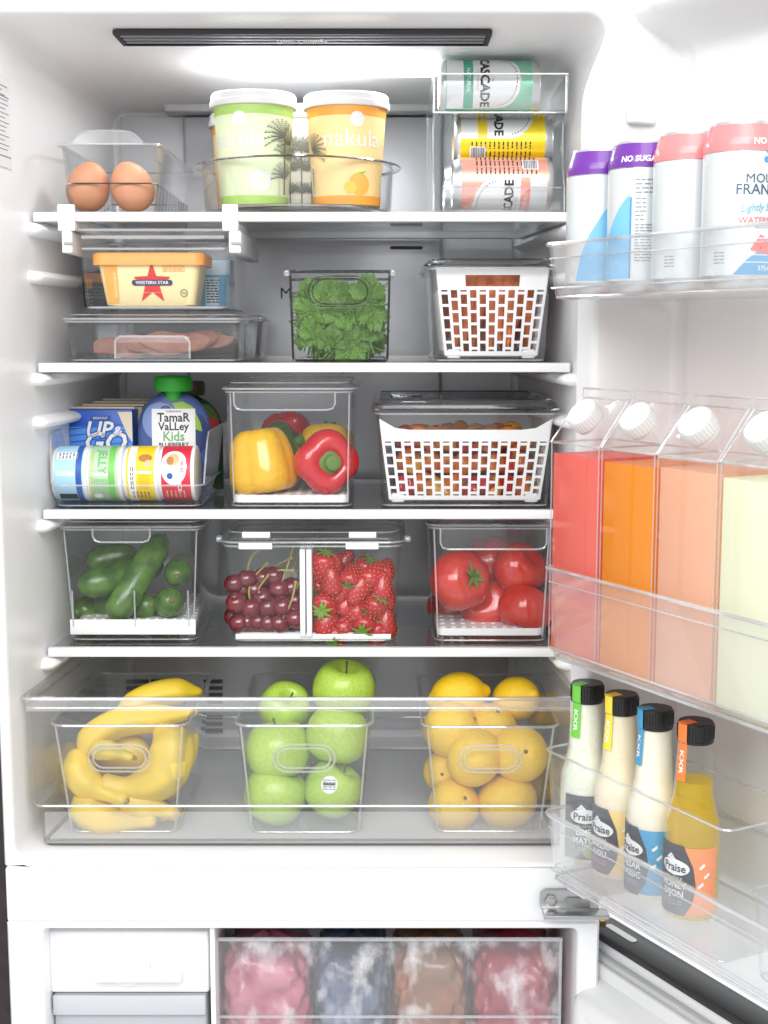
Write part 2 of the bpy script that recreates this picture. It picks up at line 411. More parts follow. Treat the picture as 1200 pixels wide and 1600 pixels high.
# hinge bracket on the crossbar
hp = thing('hinge_bracket', '', ''); del hp['label']; del hp['category']; hp.parent = fr
hx0, hx1, hz0, hz1 = xat(843, 1405, YF), xat(922, 1405, YF), zat(1421, YF), zat(1387, YF)
b = B(); hw, hh = hx1 - hx0, hz1 - hz0
R = [[(hx0 + hw / 2 + p[0] * k, y, hz0 + hh / 2 + p[1] * k) for p in rr(hw, hh, .009)] for y, k in ((YF - .001, 1), (YF - .006, 1), (YF - .0072, .96))]
b.skin([list(reversed(r)) for r in R]); b.build('plate', 'steel', hp)
b = B(); b.rbox(hx0 + .002, hx1 + .02, YF - .030, YF - .006, hz0, hz0 + .005, .002); b.build('arm', 'steel', hp)
b = B(); b.lathe([(.0001, 0), (.0075, 0), (.008, .002), (.0075, .004), (.006, .0045), (.005, .006), (.0001, .006)], 6); b.build('bolt', 'steel', hp, 30, (hx0 + .013, YF - .007, hz0 + hh * .55), (PI / 2, 0, 0))
b = B(); R = [[(p[0] * k, p[1] * k, z) for p in stadium(.02, .007)] for z, k in ((0, 1), (.003, .95))]; b.skin(R); b.build('slot', 'seam', hp, 30, (hx0 + .040, YF - .0068, hz0 + hh * .55), (PI / 2, 0, 0))

# ---- refrigerator door, opened wide: local x runs along the door, local -y out of its inner face
ROT = (0, 0, DA)
ZD0 = zat(1375, YF); ZD1 = ZT + .075
dr = thing('refrigerator_door', '', ''); del dr['label']; del dr['category']; dr.parent = fr; dr.location = DP; dr.rotation_euler = ROT
b = B(); b.rbox(.012, .70, .006, .075, ZD0 + .01, ZD1, .010); b.build('door_shell', 'white_enamel', dr)
def sm(a, b_, x):
    t = min(1, max(0, (x - a) / (b_ - a))); return t * t * (3 - 2 * t)
zk1, zk0 = zat(10, -.25), zat(150, -.25)
def hgt(s, z):
    d = lerp(.096, .060, sm(zk0, zk1 + .02, z))
    side = (sm(-.004, .004, s)) * (1 - sm(.036, .056, s)) * d
    far = sm(.60, .62, s) * (1 - sm(.655, .66, s)) * .096
    top = sm(zk1 - .035, zk1 + .012, z) * .06 * sm(-.004, .004, s) * (1 - sm(.655, .66, s))
    ridge = .004 * sm(.07, .085, s) * (1 - sm(.57, .585, s))
    return max(side, top, far) + ridge
ss = [-.006, -.004, -.002, 0, .002, .004, .012, .026, .036] + [.036 + .02 * k / 8 for k in range(1, 9)] + [.062, .07, .074, .078, .082, .086, .12, .3, .5, .56, .57, .575, .58, .585, .60, .606, .612, .618, .63, .65, .655, .6575, .66, .69]
zs = [ZD0 + .004, ZD0 + .1, ZD0 + .3, ZD0 + .5] + [lerp(zk0 - .03, zk1 + .02, k / 30) for k in range(31)] + [ZD1 - .004]
b = B(); n = len(ss)
b.add([(s, -hgt(s, z), z) for z in zs for s in ss], [(j * n + i, j * n + i + 1, (j + 1) * n + i + 1, (j + 1) * n + i) for j in range(len(zs) - 1) for i in range(n - 1)])
b.build('door_liner', 'door_white', dr, 60)
b = B()
for s0, s1, z0, z1 in ((.014, .030, ZD0 + .02, ZD1 - .01),):
    b.rbox(s0, s1, .0045, .0058, z0, z1, .004)
b.build('door_gasket', 'white_plastic', dr)
b = B(); s_, z_ = .056, zat(160, -.25); b.rbox(s_ - .012, s_ + .001, -.068, -.032, z_ - .012, z_ + .008, .005); b.build('bin_support', 'door_white', dr)
for z_ in ():
    b = B(); b.rbox(s_ - .010, s_ + .004, -.075, -.028, z_ - .02, z_ + .012, .004); b.build('bin_support', 'door_white', dr)
# ---- freezer door below it
fd = thing('freezer_door', '', ''); del fd['label']; del fd['category']; fd.parent = fr; fd.location = DP + Vector((0, 0, 0)); fd.rotation_euler = ROT
s0f, zf1 = atd(924, 1437, .0)
FDH = 0.010
b = B(); b.rbox(s0f, .72, -FDH - .004, .030, zf1 - .012, zf1, .008); b.build('top_cap', 'black_plastic', fd)
b = B(); b.rbox(s0f + .004, .715, -FDH, .028, .30, zf1 - .0125, .008); b.build('door_shell', 'white_enamel', fd)
b = B(); b.rbox(s0f + .010, .705, -FDH - .012, -FDH - .0005, .30, zf1 - .024, .004); b.build('door_gasket', 'gasket', fd)
b = B(); b.rbox(s0f + .020, .70, -FDH - .020, -FDH - .0125, .30, zf1 - .030, .004); b.build('door_liner', 'door_white', fd)
R = []
for k, h in ((0, .020), (.006, .034), (.012, .052), (.020, .058), (.034, .058), (.044, .050), (.052, .036)):
    x0, x1, z1 = s0f + .036 + k, .68 - k, zf1 - .046 - k
    R.append([(x0, -FDH - h, .31), (x1, -FDH - h, .31), (x1, -FDH - h, z1 - .01), (x1 - .01, -FDH - h, z1), (x0 + .01, -FDH - h, z1), (x0, -FDH - h, z1 - .01)])
b = B(); b.skin(R, (0, 1)); b.build('door_panel', 'door_white', fd, 50)
b = B(); R = [[(s0f + .05 + p[0], p[1] + .008, z) for p in stadium(.055, .010)] for z in (zf1 + .0002, zf1 + .0012)]; b.skin(R); b.build('hinge_cover', 'white_plastic', fd)
b = B(); b.lathe([(.0001, 0), (.006, 0), (.006, .004), (.003, .006), (.0001, .006)], 12); b.build('hinge_pin', colour('brass', (.7, .5, .15), metal=1, rough=.3), fd, 30, (s0f + .012, .006, zf1))

# ------------------------------------------------------------------ glass shelves
names = ['topmost glass shelf with white front trim, carrying eggs, tubs and cans', 'second glass shelf from the top, carrying herbs and the carrot basket',
         'third glass shelf from the top, carrying snacks, peppers and a long basket', 'lowest glass shelf, carrying cucumbers, berries and tomatoes']
def xw(y, sx): return (lerp(XL, XLB, (y - YF) / (YB - YF)) + .0022) if sx < 0 else (lerp(XR, XRB, (y - YF) / (YB - YF)) - .0022)
for i, z in enumerate(SH):
    t = thing('glass_shelf', names[i], 'shelf', (-.1, 0, z), group='glass shelves in the refrigerator')
    x0, x1, xb0, xb1, yb = -.434 + .1, .234 + .1, xw(.33, -1) + .1, xw(.33, 1) + .1, .335
    b = B(); b.hexa([(x0 + .004, .012, -.0045), (x1 - .004, .012, -.0045), (xb1, yb, -.0045), (xb0, yb, -.0045), (x0 + .004, .012, -.0005), (x1 - .004, .012, -.0005), (xb1, yb, -.0005), (xb0, yb, -.0005)])
    b.build('glass_plate', 'glass_shelf', t)
    b = B(); b.rbox(x0, x1, 0, .012, -.0118, 0, .003); b.build('front_trim', 'white_plastic', t)
    b = B(); b.rbox(xb0 + .004, xb1 - .004, yb - .010, yb, -.010, .0035, .003); b.build('rear_trim', 'white_plastic', t)
    for sx, a, c in ((-1, x0, xb0), (1, x1, xb1)):
        b = B(); w = -sx * .012
        b.hexa([(min(a, a + w), .0125, -.011), (max(a, a + w), .0125, -.011), (max(c, c + w), yb - .011, -.011), (min(c, c + w), yb - .011, -.011), (min(a, a + w), .0125, -.005), (max(a, a + w), .0125, -.005), (max(c, c + w), yb - .011, -.005), (min(c, c + w), yb - .011, -.005)])
        b.build('side_trim', 'white_plastic', t)
# dark cupboard panel beside the refrigerator
b = B(); b.box(-1.0, XLO - .012, -.02, .02, .2, 2.0); o = b.build('wall', 'panel_wood'); o['kind'] = 'structure'; o['label'] = 'dark panel beside the refrigerator, a sliver at the edge'
# ------------------------------------------------------------------ food shapes, built once and shared
def mesh_of(b, name, mat, smooth=50):
    o = b.build(name, mat, None, smooth); me = o.data; bpy.data.objects.remove(o); return me
class Proto:
    def __init__(s, main, parts=()): s.main = main; s.parts = list(parts)
def put(pr, name, label, cat, loc, rot=(0, 0, 0), sc=1, group=None):
    o = bpy.data.objects.new(name, pr.main); COL.objects.link(o); o.location = loc; o.rotation_euler = rot
    o.scale = (sc, sc, sc) if not hasattr(sc, '__len__') else sc
    tag(o, label, cat, group)
    for nm, me in pr.parts:
        c = bpy.data.objects.new(nm, me); COL.objects.link(c); c.parent = o
    return o
def lobed(prof, k, amp, seg=40, seed=0, wob=.015):
    R = random.Random(seed); ph = [R.uniform(0, 6.28) for _ in range(4)]
    am = [R.uniform(.6, 1.2) for _ in range(k)] if k else []
    def fx(a, r, z):
        f = 1
        if k:
            f += amp * (abs(math.cos(a * k / 2 + ph[0])) * 1.6 - 1) * am[int((a * k / (2 * PI)) % k)] ** .3
        f += wob * math.cos(a + ph[1]) + wob * .7 * math.cos(2 * a + ph[2])
        return (r * f, z)
    b = B(); b.lathe(prof, seg, fx=fx); return b
plain('apple_skin', (.33, .52, .045), .34, var=.28, vscale=24, col2=(.44, .60, .10), bump=.03, bscale=500, coat=.25)
plain('lemon_skin', (.86, .60, .02), .38, var=.15, vscale=25, col2=(.84, .50, .015), bump=.28, bscale=420)
plain('orange_skin', (.88, .52, .03), .40, var=.3, vscale=14, col2=(.88, .62, .05), bump=.35, bscale=430)
plain('tomato_skin', (.55, .018, .010), .16, var=.25, vscale=14, col2=(.56, .035, .015), coat=.5)
plain('pepper_yellow', (.84, .47, .01), .17, var=.15, vscale=15, coat=.5)
plain('pepper_red', (.62, .012, .02), .15, var=.2, vscale=15, coat=.5)
plain('pepper_green', (.05, .13, .012), .2, var=.3, vscale=20, coat=.5)
plain('pepper_orange', (.80, .22, .012), .2, var=.2, vscale=20, coat=.4)
plain('stem_green', (.12, .24, .03), .5, var=.4, vscale=120, bump=.2, bscale=300)
plain('stem_brown', (.16, .09, .04), .7)
plain('cucumber_skin', (.03, .095, .009), .25, var=.55, vscale=45, col2=(.10, .22, .018), bump=.35, bscale=170, coat=.3, stretch=(1, 1, 1))
plain('banana_skin', (.88, .60, .03), .42, var=.3, vscale=22, col2=(.72, .54, .06), bump=.08, bscale=120)
plain('banana_tip', (.34, .27, .07), .6, var=.5, vscale=150)
plain('cherry_skin', (.20, .006, .018), .1, var=.5, vscale=40, col2=(.09, .004, .012), coat=.8)
plain('cherry_stem', (.36, .30, .07), .5)
plain('strawberry_skin', (.54, .015, .018), .26, var=.4, vscale=50, col2=(.30, .006, .012), coat=.3)
plain('seed', (.72, .42, .10), .5)
plain('leaf_green', (.20, .36, .05), .5, var=.45, vscale=60)
plain('parsley_leaf', (.14, .31, .014), .36, var=.65, vscale=26, col2=(.018, .07, .005), bump=.3, bscale=150)
plain('carrot_skin', (.72, .17, .012), .5, var=.3, vscale=40, bump=.3, bscale=90)
plain('ham', (.58, .22, .17), .4, var=.35, vscale=45, col2=(.70, .38, .30), bump=.2, bscale=150)

b = B(); b.lathe([(.0001, -.5)] + [(.382 * math.sin(PI * k / 16) * (1 + .13 * math.cos(PI * k / 16)), -.5 * math.cos(PI * k / 16) + 0) for k in range(1, 16)] + [(.0001, .5)], 28)
EGG = Proto(mesh_of(b, 'egg', 'egg_shell', 80))
def apple_prof():
    P = [(.0001, -.36), (.06, -.37), (.16, -.43), (.25, -.44)]
    for k in range(1, 12):
        a = lerp(-1.05, 1.15, k / 11); P.append((.24 + .29 * math.cos(a) - .03 * (k < 6) * (6 - k) / 6, .46 * math.sin(a)))
    return P + [(.24, .445), (.15, .40), (.08, .33), (.03, .28), (.0001, .27)]
st = B(); st.tube([(0, 0, .26), (.01, .005, .40), (.04, .02, .53)], [.018, .014, .022], 6)
APPLE = Proto(mesh_of(lobed(apple_prof(), 5, .02, seed=3), 'apple', 'apple_skin', 80), [('stem', mesh_of(st, 'stem', 'stem_brown'))])
b = lobed([(.0001, -.60), (.05, -.59), (.10, -.55), (.17, -.49)] + [(.42 * math.cos(a) + .01, .52 * math.sin(a)) for a in [lerp(-1.15, 1.15, k / 14) for k in range(15)]] + [(.14, .50), (.09, .57), (.05, .60), (.0001, .61)], 0, 0, seed=5, wob=.012)
LEMON = Proto(mesh_of(b, 'lemon', 'lemon_skin', 80))
b = lobed([(.0001, -.46)] + [(.5 * math.sin(PI * k / 20), -.47 * math.cos(PI * k / 20)) for k in range(1, 19)] + [(.07, .465), (.045, .452), (.0001, .447)], 0, 0, seed=8, wob=.012)
nv = B(); nv.lathe([(.0001, .452), (.018, .462), (.034, .459), (.04, .452), (.03, .44), (.0001, .44)], 10)
ORANGE = Proto(mesh_of(b, 'orange', 'orange_skin', 80), [('navel', mesh_of(nv, 'navel', 'stem_brown'))])
def calyx(n, r, z, rise, w, name, mat, seed=0, droop=0):
    R = random.Random(seed); b = B()
    for k in range(n):
        a = 2 * PI * k / n + R.uniform(-.2, .2); L_ = r * R.uniform(.8, 1.15); c, s = math.cos(a), math.sin(a); P = []
        for t, ww in ((0, .4), (.35, 1), (.7, .7), (1, .05)):
            rad = L_ * t; zz = z + rise * math.sin(t * 2.2) - droop * t * t
            for q in (-1, 0, 1): P.append((c * rad - s * q * w * ww, s * rad + c * q * w * ww, zz + (0 if q else w * .25)))
        b.add(P, [(i * 3 + j, i * 3 + j + 1, i * 3 + j + 4, i * 3 + j + 3) for i in range(3) for j in range(2)])
    return mesh_of(b, name, mat, 80)
tp = [(.0001, -.37), (.12, -.385)] + [(.18 + .33 * math.cos(a), .39 * math.sin(a)) for a in [lerp(-1.3, 1.3, k / 12) for k in range(13)]] + [(.16, .37), (.09, .33), (.0001, .30)]
st = B(); st.tube([(0, 0, .29), (.02, 0, .40), (.06, .03, .50)], [.035, .028, .032], 7)
TOMATO = Proto(mesh_of(lobed(tp, 6, .03, seed=4), 'tomato', 'tomato_skin', 80), [('stem', mesh_of(st, 'stem', 'stem_green')), ('calyx', calyx(6, .24, .34, .05, .04, 'calyx', 'stem_green', 2))])
TOMATO_BALD = Proto(mesh_of(lobed(tp, 5, .025, seed=9), 'tomato', 'tomato_skin', 80))
pp = [(.0001, -.40), (.06, -.41), (.13, -.47), (.21, -.50), (.29, -.475), (.355, -.41), (.40, -.31), (.435, -.17), (.465, -.02), (.49, .12), (.495, .24), (.465, .35), (.39, .43), (.30, .455), (.20, .42), (.12, .36), (.06, .33), (.0001, .33)]
ps = B(); ps.lathe([(.0001, .31), (.24, .36), (.26, .39), (.15, .40), (.11, .44), (.10, .52), (.12, .57), (.09, .585), (.0001, .565)], 12)
PSTEM = mesh_of(ps, 'stem', 'stem_green', 50)
PEP = {c: Proto(mesh_of(lobed(pp, 4, .095, 56, seed=i + 11), 'bell_pepper', 'pepper_' + c, 80), [('stem', PSTEM)]) for i, c in enumerate(('yellow', 'red', 'green'))}
mp = [(.0001, -1.15), (.10, -1.12), (.25, -.95), (.38, -.6), (.46, -.2), (.5, .2), (.47, .48), (.36, .62), (.2, .64), (.0001, .58)]
ms = B(); ms.tube([(0, 0, .56), (.03, .02, .78), (.1, .06, .95)], [.1, .06, .075], 7); MST = mesh_of(ms, 'stem', 'stem_green')
MINI = {c: Proto(mesh_of(lobed(mp, 3, .05, 20, seed=i + 31), 'mini_pepper', 'pepper_' + c, 80), [('stem', MST)]) for i, c in enumerate(('yellow', 'red', 'orange'))}
b = lobed([(.0001, -.47)] + [(.5 * math.sin(PI * k / 14) * (1 - .03 * math.cos(PI * k / 7)), -.47 * math.cos(PI * k / 14)) for k in range(1, 13)] + [(.11, .43), (.05, .38), (.0001, .36)], 2, .02, 22, seed=6)
CHM = mesh_of(b, 'cherry', 'cherry_skin', 80)
def cherry(i):
    R = random.Random(i); b = B(); a = R.uniform(0, 6.28); c, s = math.cos(a), math.sin(a); k = R.uniform(.5, 1.3)
    b.tube(spline([(0, 0, .36), (.1 * c, .1 * s, .9), (.45 * k * c, .45 * k * s, 1.45), (1.05 * k * c, 1.05 * k * s, 1.9)], 4), [.045] * 12 + [.09], 5)
    return Proto(CHM, [('stem', mesh_of(b, 'stem', 'cherry_stem'))])
CHERRY = [cherry(i) for i in range(4)]; CHERRY_BARE = Proto(CHM)
sp = [(.0001, -.78), (.08, -.76), (.2, -.65), (.33, -.42), (.43, -.12), (.48, .12), (.46, .30), (.36, .42), (.2, .46), (.0001, .45)]
def sp_r(z):
    for (r0, z0), (r1, z1) in zip(sp, sp[1:]):
        if z0 <= z <= z1: return lerp(r0, r1, (z - z0) / (z1 - z0 + 1e-9))
    return .1
sd = B()
for k in range(90):
    z = -.70 + 1.08 * (k + .5) / 90; a = k * 2.399; r = sp_r(z) - .004
    c, s = math.cos(a), math.sin(a); o = Vector((r * c, r * s, z)); t = Vector((-s, c, 0)); u = Vector((0, 0, 1)); n_ = Vector((c, s, 0))
    sd.add([o + t * .022, o + u * .038, o - t * .022, o - u * .038, o + n_ * .014], [(0, 1, 4), (1, 2, 4), (2, 3, 4), (3, 0, 4)])
BERRY = Proto(mesh_of(lobed(sp, 3, .02, 26, seed=2), 'strawberry', 'strawberry_skin', 80), [('seeds', mesh_of(sd, 'seeds', 'seed')), ('calyx', calyx(9, .42, .44, .09, .07, 'calyx', 'leaf_green', 5, .06))])

# ------------------------------------------------------------------ clear boxes
def xs(top, bot, y):
    a0, a1, b0, b1 = xat(top[0], top[2], y), xat(top[1], top[2], y), xat(bot[0], bot[2], y), xat(bot[1], bot[2], y)
    return (a0 + a1) / 2, a1 - a0, b1 - b0
def clear_bin(name, label, cat, y, z, top, bot, depth, r=.012, t=.0022, flange=.004, mat='clear', edge='edge', er=.0013, group=None, handle=None, dd=None, rot=None, cx=None, base_edge=True, loc=None, w=None, h=None):
    if loc is None:
        cx, w1, w0 = xs(top, bot, y); h = zat(top[2], y) - z; loc = (cx, y, z)
    else: w1, w0 = w
    o = thing(name, label, cat, loc, rot or (0, 0, 0), group)
    d0 = depth - (w1 - w0) if dd is None else dd
    c = depth / 2
    R = [(w0 - .008, d0 - .008, r, 0, 0, c), (w0 - .002, d0 - .002, r, .0016, 0, c), (w0, d0, r, .005, 0, c), (w1, depth, r, h - .003, 0, c), (w1 + 2 * flange, depth + 2 * flange, r + flange, h - .0028, 0, c), (w1 + 2 * flange, depth + 2 * flange, r + flange, h, 0, c)]
    b = B()
    out = [[(p[0], p[1] + k[5], k[3]) for p in rr(k[0], k[1], k[2])] for k in R]
    inn = [[(p[0], p[1] + c, q) for p in rr(a - 2 * t, d_ - 2 * t, max(r - t, .002))] for a, d_, q in ((w1, depth, h), (w0, d0, .006), (w0 - .006, d0 - .006, t))]
    b.skin(out + inn); b.build('bin_body', mat, o)
    b = B(); b.loop([(p[0], p[1] + c, h - .0012) for p in rr(w1 + 2 * flange, depth + 2 * flange, r + flange)], er); b.build('rim', edge, o)
    if base_edge:
        b = B(); b.loop([(p[0], p[1] + c, .0022) for p in rr(w0 - .003, d0 - .003, r)], er * .8); b.build('base_edge', edge, o)
    if handle:
        hx, hz, hw, hh = handle; lean = (depth - d0) / 2 / h; b = B()
        for k, off in ((1, -.0006), (.80, -.0020)):
            b.loop([(hx + p[0] * (k if k == 1 else (hw - hh * .28) / hw), -off * -1 - .0 + (depth - d0) / 2 - lean * (hz + p[1]) , hz + p[1] * k) for p in stadium(hw, hh)], .0011)
        b.build('handle', edge, o)
    return o, w1, w0, h
def lid(o, w, d, h, r=.012, th=.006, over=.005, mat='clear', edge='edge', cy_=None, knob=None):
    c = d / 2 if cy_ is None else cy_
    R = []
    for k, z in ((over, h), (over, h + th * .5), (over * .6, h + th * .75), (-.004, h + th), (-.010, h + th * .45)):
        R.append([(p[0], p[1] + c, z) for p in rr(w + 2 * k, d + 2 * k, r + max(k, 0))])
    b = B(); b.skin(R); L_ = b.build('lid', mat, o)
    b = B(); b.loop([(p[0], p[1] + c, h + th * .25) for p in rr(w + 2 * over, d + 2 * over, r + over)], .0014); b.loop([(p[0], p[1] + c, h + th) for p in rr(w - .008, d - .008, r)], .0009); b.build('lid_rim', edge, L_)
    return L_
def lid_grip(L_, x0, x1, z0, z1, y=-.004):
    # the clear pull that hangs from the front of a lid
    w, h = x1 - x0, z1 - z0; P = [(x0, z1), (x0, z0 + .008), (x0 + .003, z0 + .002), (x0 + .010, z0), (x1 - .010, z0), (x1 - .003, z0 + .002), (x1, z0 + .008), (x1, z1)]
    b = B(); b.tube([(x, y, z) for x, z in P], .0013, 6); b.build('grip_edge', 'edge', L_)
    b = B(); n = len(P); b.skin([[(x, y - .0008, z) for x, z in P], [(x, y + .0008, z) for x, z in P]]); b.build('grip', 'clear_soft', L_)
def tray(o, w, d, z, cy_, nx, ny, th=.003, r=.010):
    # white perforated draining tray
    b = B(); X = [-w / 2]; Y = [cy_ - d / 2]
    for k in range(nx): p = w / nx; X += [-w / 2 + p * (k + .28), -w / 2 + p * (k + .72)]
    for k in range(ny): p = d / ny; Y += [cy_ - d / 2 + p * (k + .28), cy_ - d / 2 + p * (k + .72)]
    X.append(w / 2); Y.append(cy_ + d / 2)
    idx = lambda i, j, q: q * len(X) * len(Y) + j * len(X) + i
    vs = [(x, y, zz) for zz in (z, z - th) for y in Y for x in X]; fs = []
    for j in range(len(Y) - 1):
        for i in range(len(X) - 1):
            hole = i % 2 == 1 and j % 2 == 1
            if not hole:
                fs += [(idx(i, j, 0), idx(i + 1, j, 0), idx(i + 1, j + 1, 0), idx(i, j + 1, 0))]
            else:
                q = [(i, j), (i + 1, j), (i + 1, j + 1), (i, j + 1)]
                fs += [(idx(*q[k], 0), idx(*q[k], 1), idx(*q[(k + 1) % 4], 1), idx(*q[(k + 1) % 4], 0)) for k in range(4)]
    b.add(vs, fs)
    ro = [[(p[0], p[1] + cy_, zz) for p in rr(w + e, d + e, r)] for e, zz in ((0, z + .0005), (.002, z + .0012), (.004, z), (.004, z - .008), (.0, z - .009))]
    b.skin(ro, (0, 0)); b.build('draining_tray', 'white_plastic', o, 30)
def basket(label, y, z, top, bot, depth, nx, rows, band_py, hole=None, scoop=None):
    # white plastic lattice basket
    cx, w1, w0 = xs(top, bot, y); h = zat(top[2], y) - z; hb = zat(band_py, y) - z
    o = thing('lattice_basket', label, 'basket', (cx, y, z))
    dr_ = (w1 - w0) / 2; d1, d0 = depth, depth - (w1 - w0)
    def side(k, s, v, off):           # wall k, s in -1..1 along it, v height 0..1, off outward
        hw, hd = lerp(w0, w1, v) / 2, lerp(d0, d1, v) / 2; zz = .004 + v * (h - .004); c = d1 / 2
        if k == 0: return (s * hw, c - hd - off, zz)
        if k == 1: return (hw + off, c + s * hd, zz)
        if k == 2: return (-s * hw, c + hd + off, zz)
        return (-hw - off, c - s * hd, zz)
    b = B(); T = .0014; vb = (hb - .004) / (h - .004)
    def slab(k, s0, s1, v0, v1, t=T):
        q = [(s0, v0), (s1, v0), (s1, v1), (s0, v1)]
        P = [side(k, a, c, t) for a, c in q] + [side(k, a, c, -t) for a, c in q]
        b.hexa([P[0], P[1], P[5], P[4], P[3], P[2], P[6], P[7]])
    for k in range(4):
        n = nx if k % 2 == 0 else max(4, int(nx * d1 / w1))
        W_ = w1 if k % 2 == 0 else d1; e = .0020 / W_ * 2
        if k == 0 and hole:
            a, c, v0, v1 = hole
            slab(k, -1, a, vb, 1); slab(k, c, 1, vb, 1); slab(k, a, c, vb, v0); slab(k, a, c, v1, 1)
        elif k == 0 and scoop:
            for q in range(12):
                s0, s1 = lerp(-1, 1, q / 12), lerp(-1, 1, (q + 1) / 12); f = lambda s: 1 - scoop * (1 - sm(.78, .98, abs(s)))
                P0 = [side(k, s0, vb, T), side(k, s1, vb, T), side(k, s1, f(s1), T), side(k, s0, f(s0), T)]; P1 = [side(k, s0, vb, -T), side(k, s1, vb, -T), side(k, s1, f(s1), -T), side(k, s0, f(s0), -T)]
                b.hexa([P0[0], P0[1], P1[1], P1[0], P0[3], P0[2], P1[2], P1[3]])
        else: slab(k, -1, 1, vb, 1)
        slab(k, -1, 1, 0, .05, T * 1.2)
        for i in range(n + 1):
            s = lerp(-1, 1, i / n); slab(k, max(-1, s - e), min(1, s + e), .05, vb, T * 1.1)
        for i in range(n):
            for j in range(rows + 1):
                v = .05 + (vb - .05) * (j + (.5 if i % 2 else .0) - .25) / rows
                if .05 < v < vb - .012: slab(k, lerp(-1, 1, i / n) + e, lerp(-1, 1, (i + 1) / n) - e, v - .016 * .11 / h, v + .016 * .11 / h, T * .8)
    b.box(-w0 / 2, w0 / 2, d1 / 2 - d0 / 2, d1 / 2 + d0 / 2, .003, .0045)
    b.build('lattice', 'white_plastic', o, 20)
    b = B(); b.loop([(p[0], p[1] + d1 / 2, h) for p in rr(w1, d1, .008)], .0024) if not scoop else b.box(-.001, .001, d1, d1 + .001, h - .01, h)
    b.build('basket_rim', 'white_plastic', o)
    for sx in (-1, 1):
        for yy in (d1 / 2 - d0 / 2 + .006, d1 / 2 + d0 / 2 - .006):
            b = B(); b.rbox(sx * (w0 / 2 - .010) - .009, sx * (w0 / 2 - .010) + .009, yy - .007, yy + .007, .0, .012, .004); b.build('foot', 'white_plastic', o)
    return o, cx, w1, w0, h, d1
# ================================================================== top shelf
Z1, Z2, Z3, Z4 = SH
# --- egg bin
o, w1, w0, h = clear_bin('egg_bin', 'clear plastic egg bin with an arched grip on the top shelf', 'storage bin', .03, Z1 + .0006, (92, 246, 224), (103, 236, 328), .30, r=.014)
b = B(); b.tube(spline([(-.045, -.004, h), (-.034, -.006, h + .010), (-.020, -.006, h + .014), (.020, -.006, h + .014), (.034, -.006, h + .010), (.045, -.004, h)], 4), .0013, 6); b.build('grip_edge', 'edge', o)
b = B(); q = [(-.045, h - .002), (.045, h - .002), (.034, h + .010), (.020, h + .014), (-.020, h + .014), (-.034, h + .010)]
b.skin([[(x, -.0065 + .02 * (z - h), z) for x, z in q], [(x, -.0055 + .02 * (z - h), z) for x, z in q]]); b.build('grip', 'clear_bottle', o)
b = B(); b.loop([(p[0], p[1] + .15, h * .44) for p in rr(w1 - .010, .285, .012)], .0011); b.build('egg_tray_edge', 'edge_smoke', o)
for sx in (-1, 1):
    for k in range(11):
        b = B(); y = .02 + k * .025; b.tube([(sx * (w0 / 2 + .0005), y, .004), (sx * lerp(w0, w1, .4) / 2 + sx * .001, y, h * .42)], .0017, 6); b.build('rib', 'clear_smoke', o)
k = 0
for row in range(1):
    for px, py, rz in ((138, 290, .4), (206, 291, -.3)):
        p = at(px, py, .03 + .036); p.y += row * .058; p.z = Z1 + .0085 + .0285 if True else p.z
        p.x = p.x + row * (0.0)
        lab = ['brown egg nearest the side wall in the front row of the egg bin', 'brown egg nearest the round tub tray in the front row of the egg bin', 'brown egg behind the front one nearest the side wall, in the egg bin', 'brown egg behind the front one nearest the round tray, in the egg bin',
               'brown egg at the back of the egg bin nearest the side wall', 'brown egg at the back of the egg bin nearest the round tray'][k]; k += 1
        put(EGG, 'egg', lab, 'egg', p, (.5, .15 * (1 if px < 170 else -1), rz + row), (.0715, .0715, .066), 'eggs in the clear bin')

# --- round tray with tubs
tx, ty = at(466, 300, .155).x, .155
tr_h = zat(243, .022) - Z1
o = thing('round_tray', 'round clear turntable tray with a flat rim holding the tubs', 'tray', (tx, ty, Z1 + .0006))
b = B(); Rr = .128
b.lathe([(.0001, .010), (Rr - .012, .010), (Rr - .006, .011), (Rr - .003, .016), (Rr, tr_h - .003), (Rr + .009, tr_h - .002), (Rr + .009, tr_h), (Rr - .001, tr_h), (Rr - .006, .018), (Rr - .010, .0135), (.0001, .0125)], 72); b.build('tray_wall', 'clear_soft', o)
b = B(); b.loop([((Rr + .009) * math.cos(a), (Rr + .009) * math.sin(a), tr_h - .001) for a in [2 * PI * k / 72 for k in range(72)]], .0016); b.build('rim', 'edge_smoke', o)
b = B(); b.lathe([(.0001, 0), (Rr - .02, 0), (Rr - .014, .002), (Rr - .014, .007), (Rr - .02, .0095), (.0001, .0095)], 64); b.build('turntable_base', 'clear_soft', o)
b = B(); b.loop([((Rr - .006) * math.cos(a), (Rr - .006) * math.sin(a), .011) for a in [2 * PI * k / 72 for k in range(72)]], .0014); b.build('base_edge', 'edge', o)
colour('tub_white', (.75, .75, .74), rough=.4)
colour('palm_ink', (.17, .18, .15)); colour('tub_grey', (.62, .64, .52))
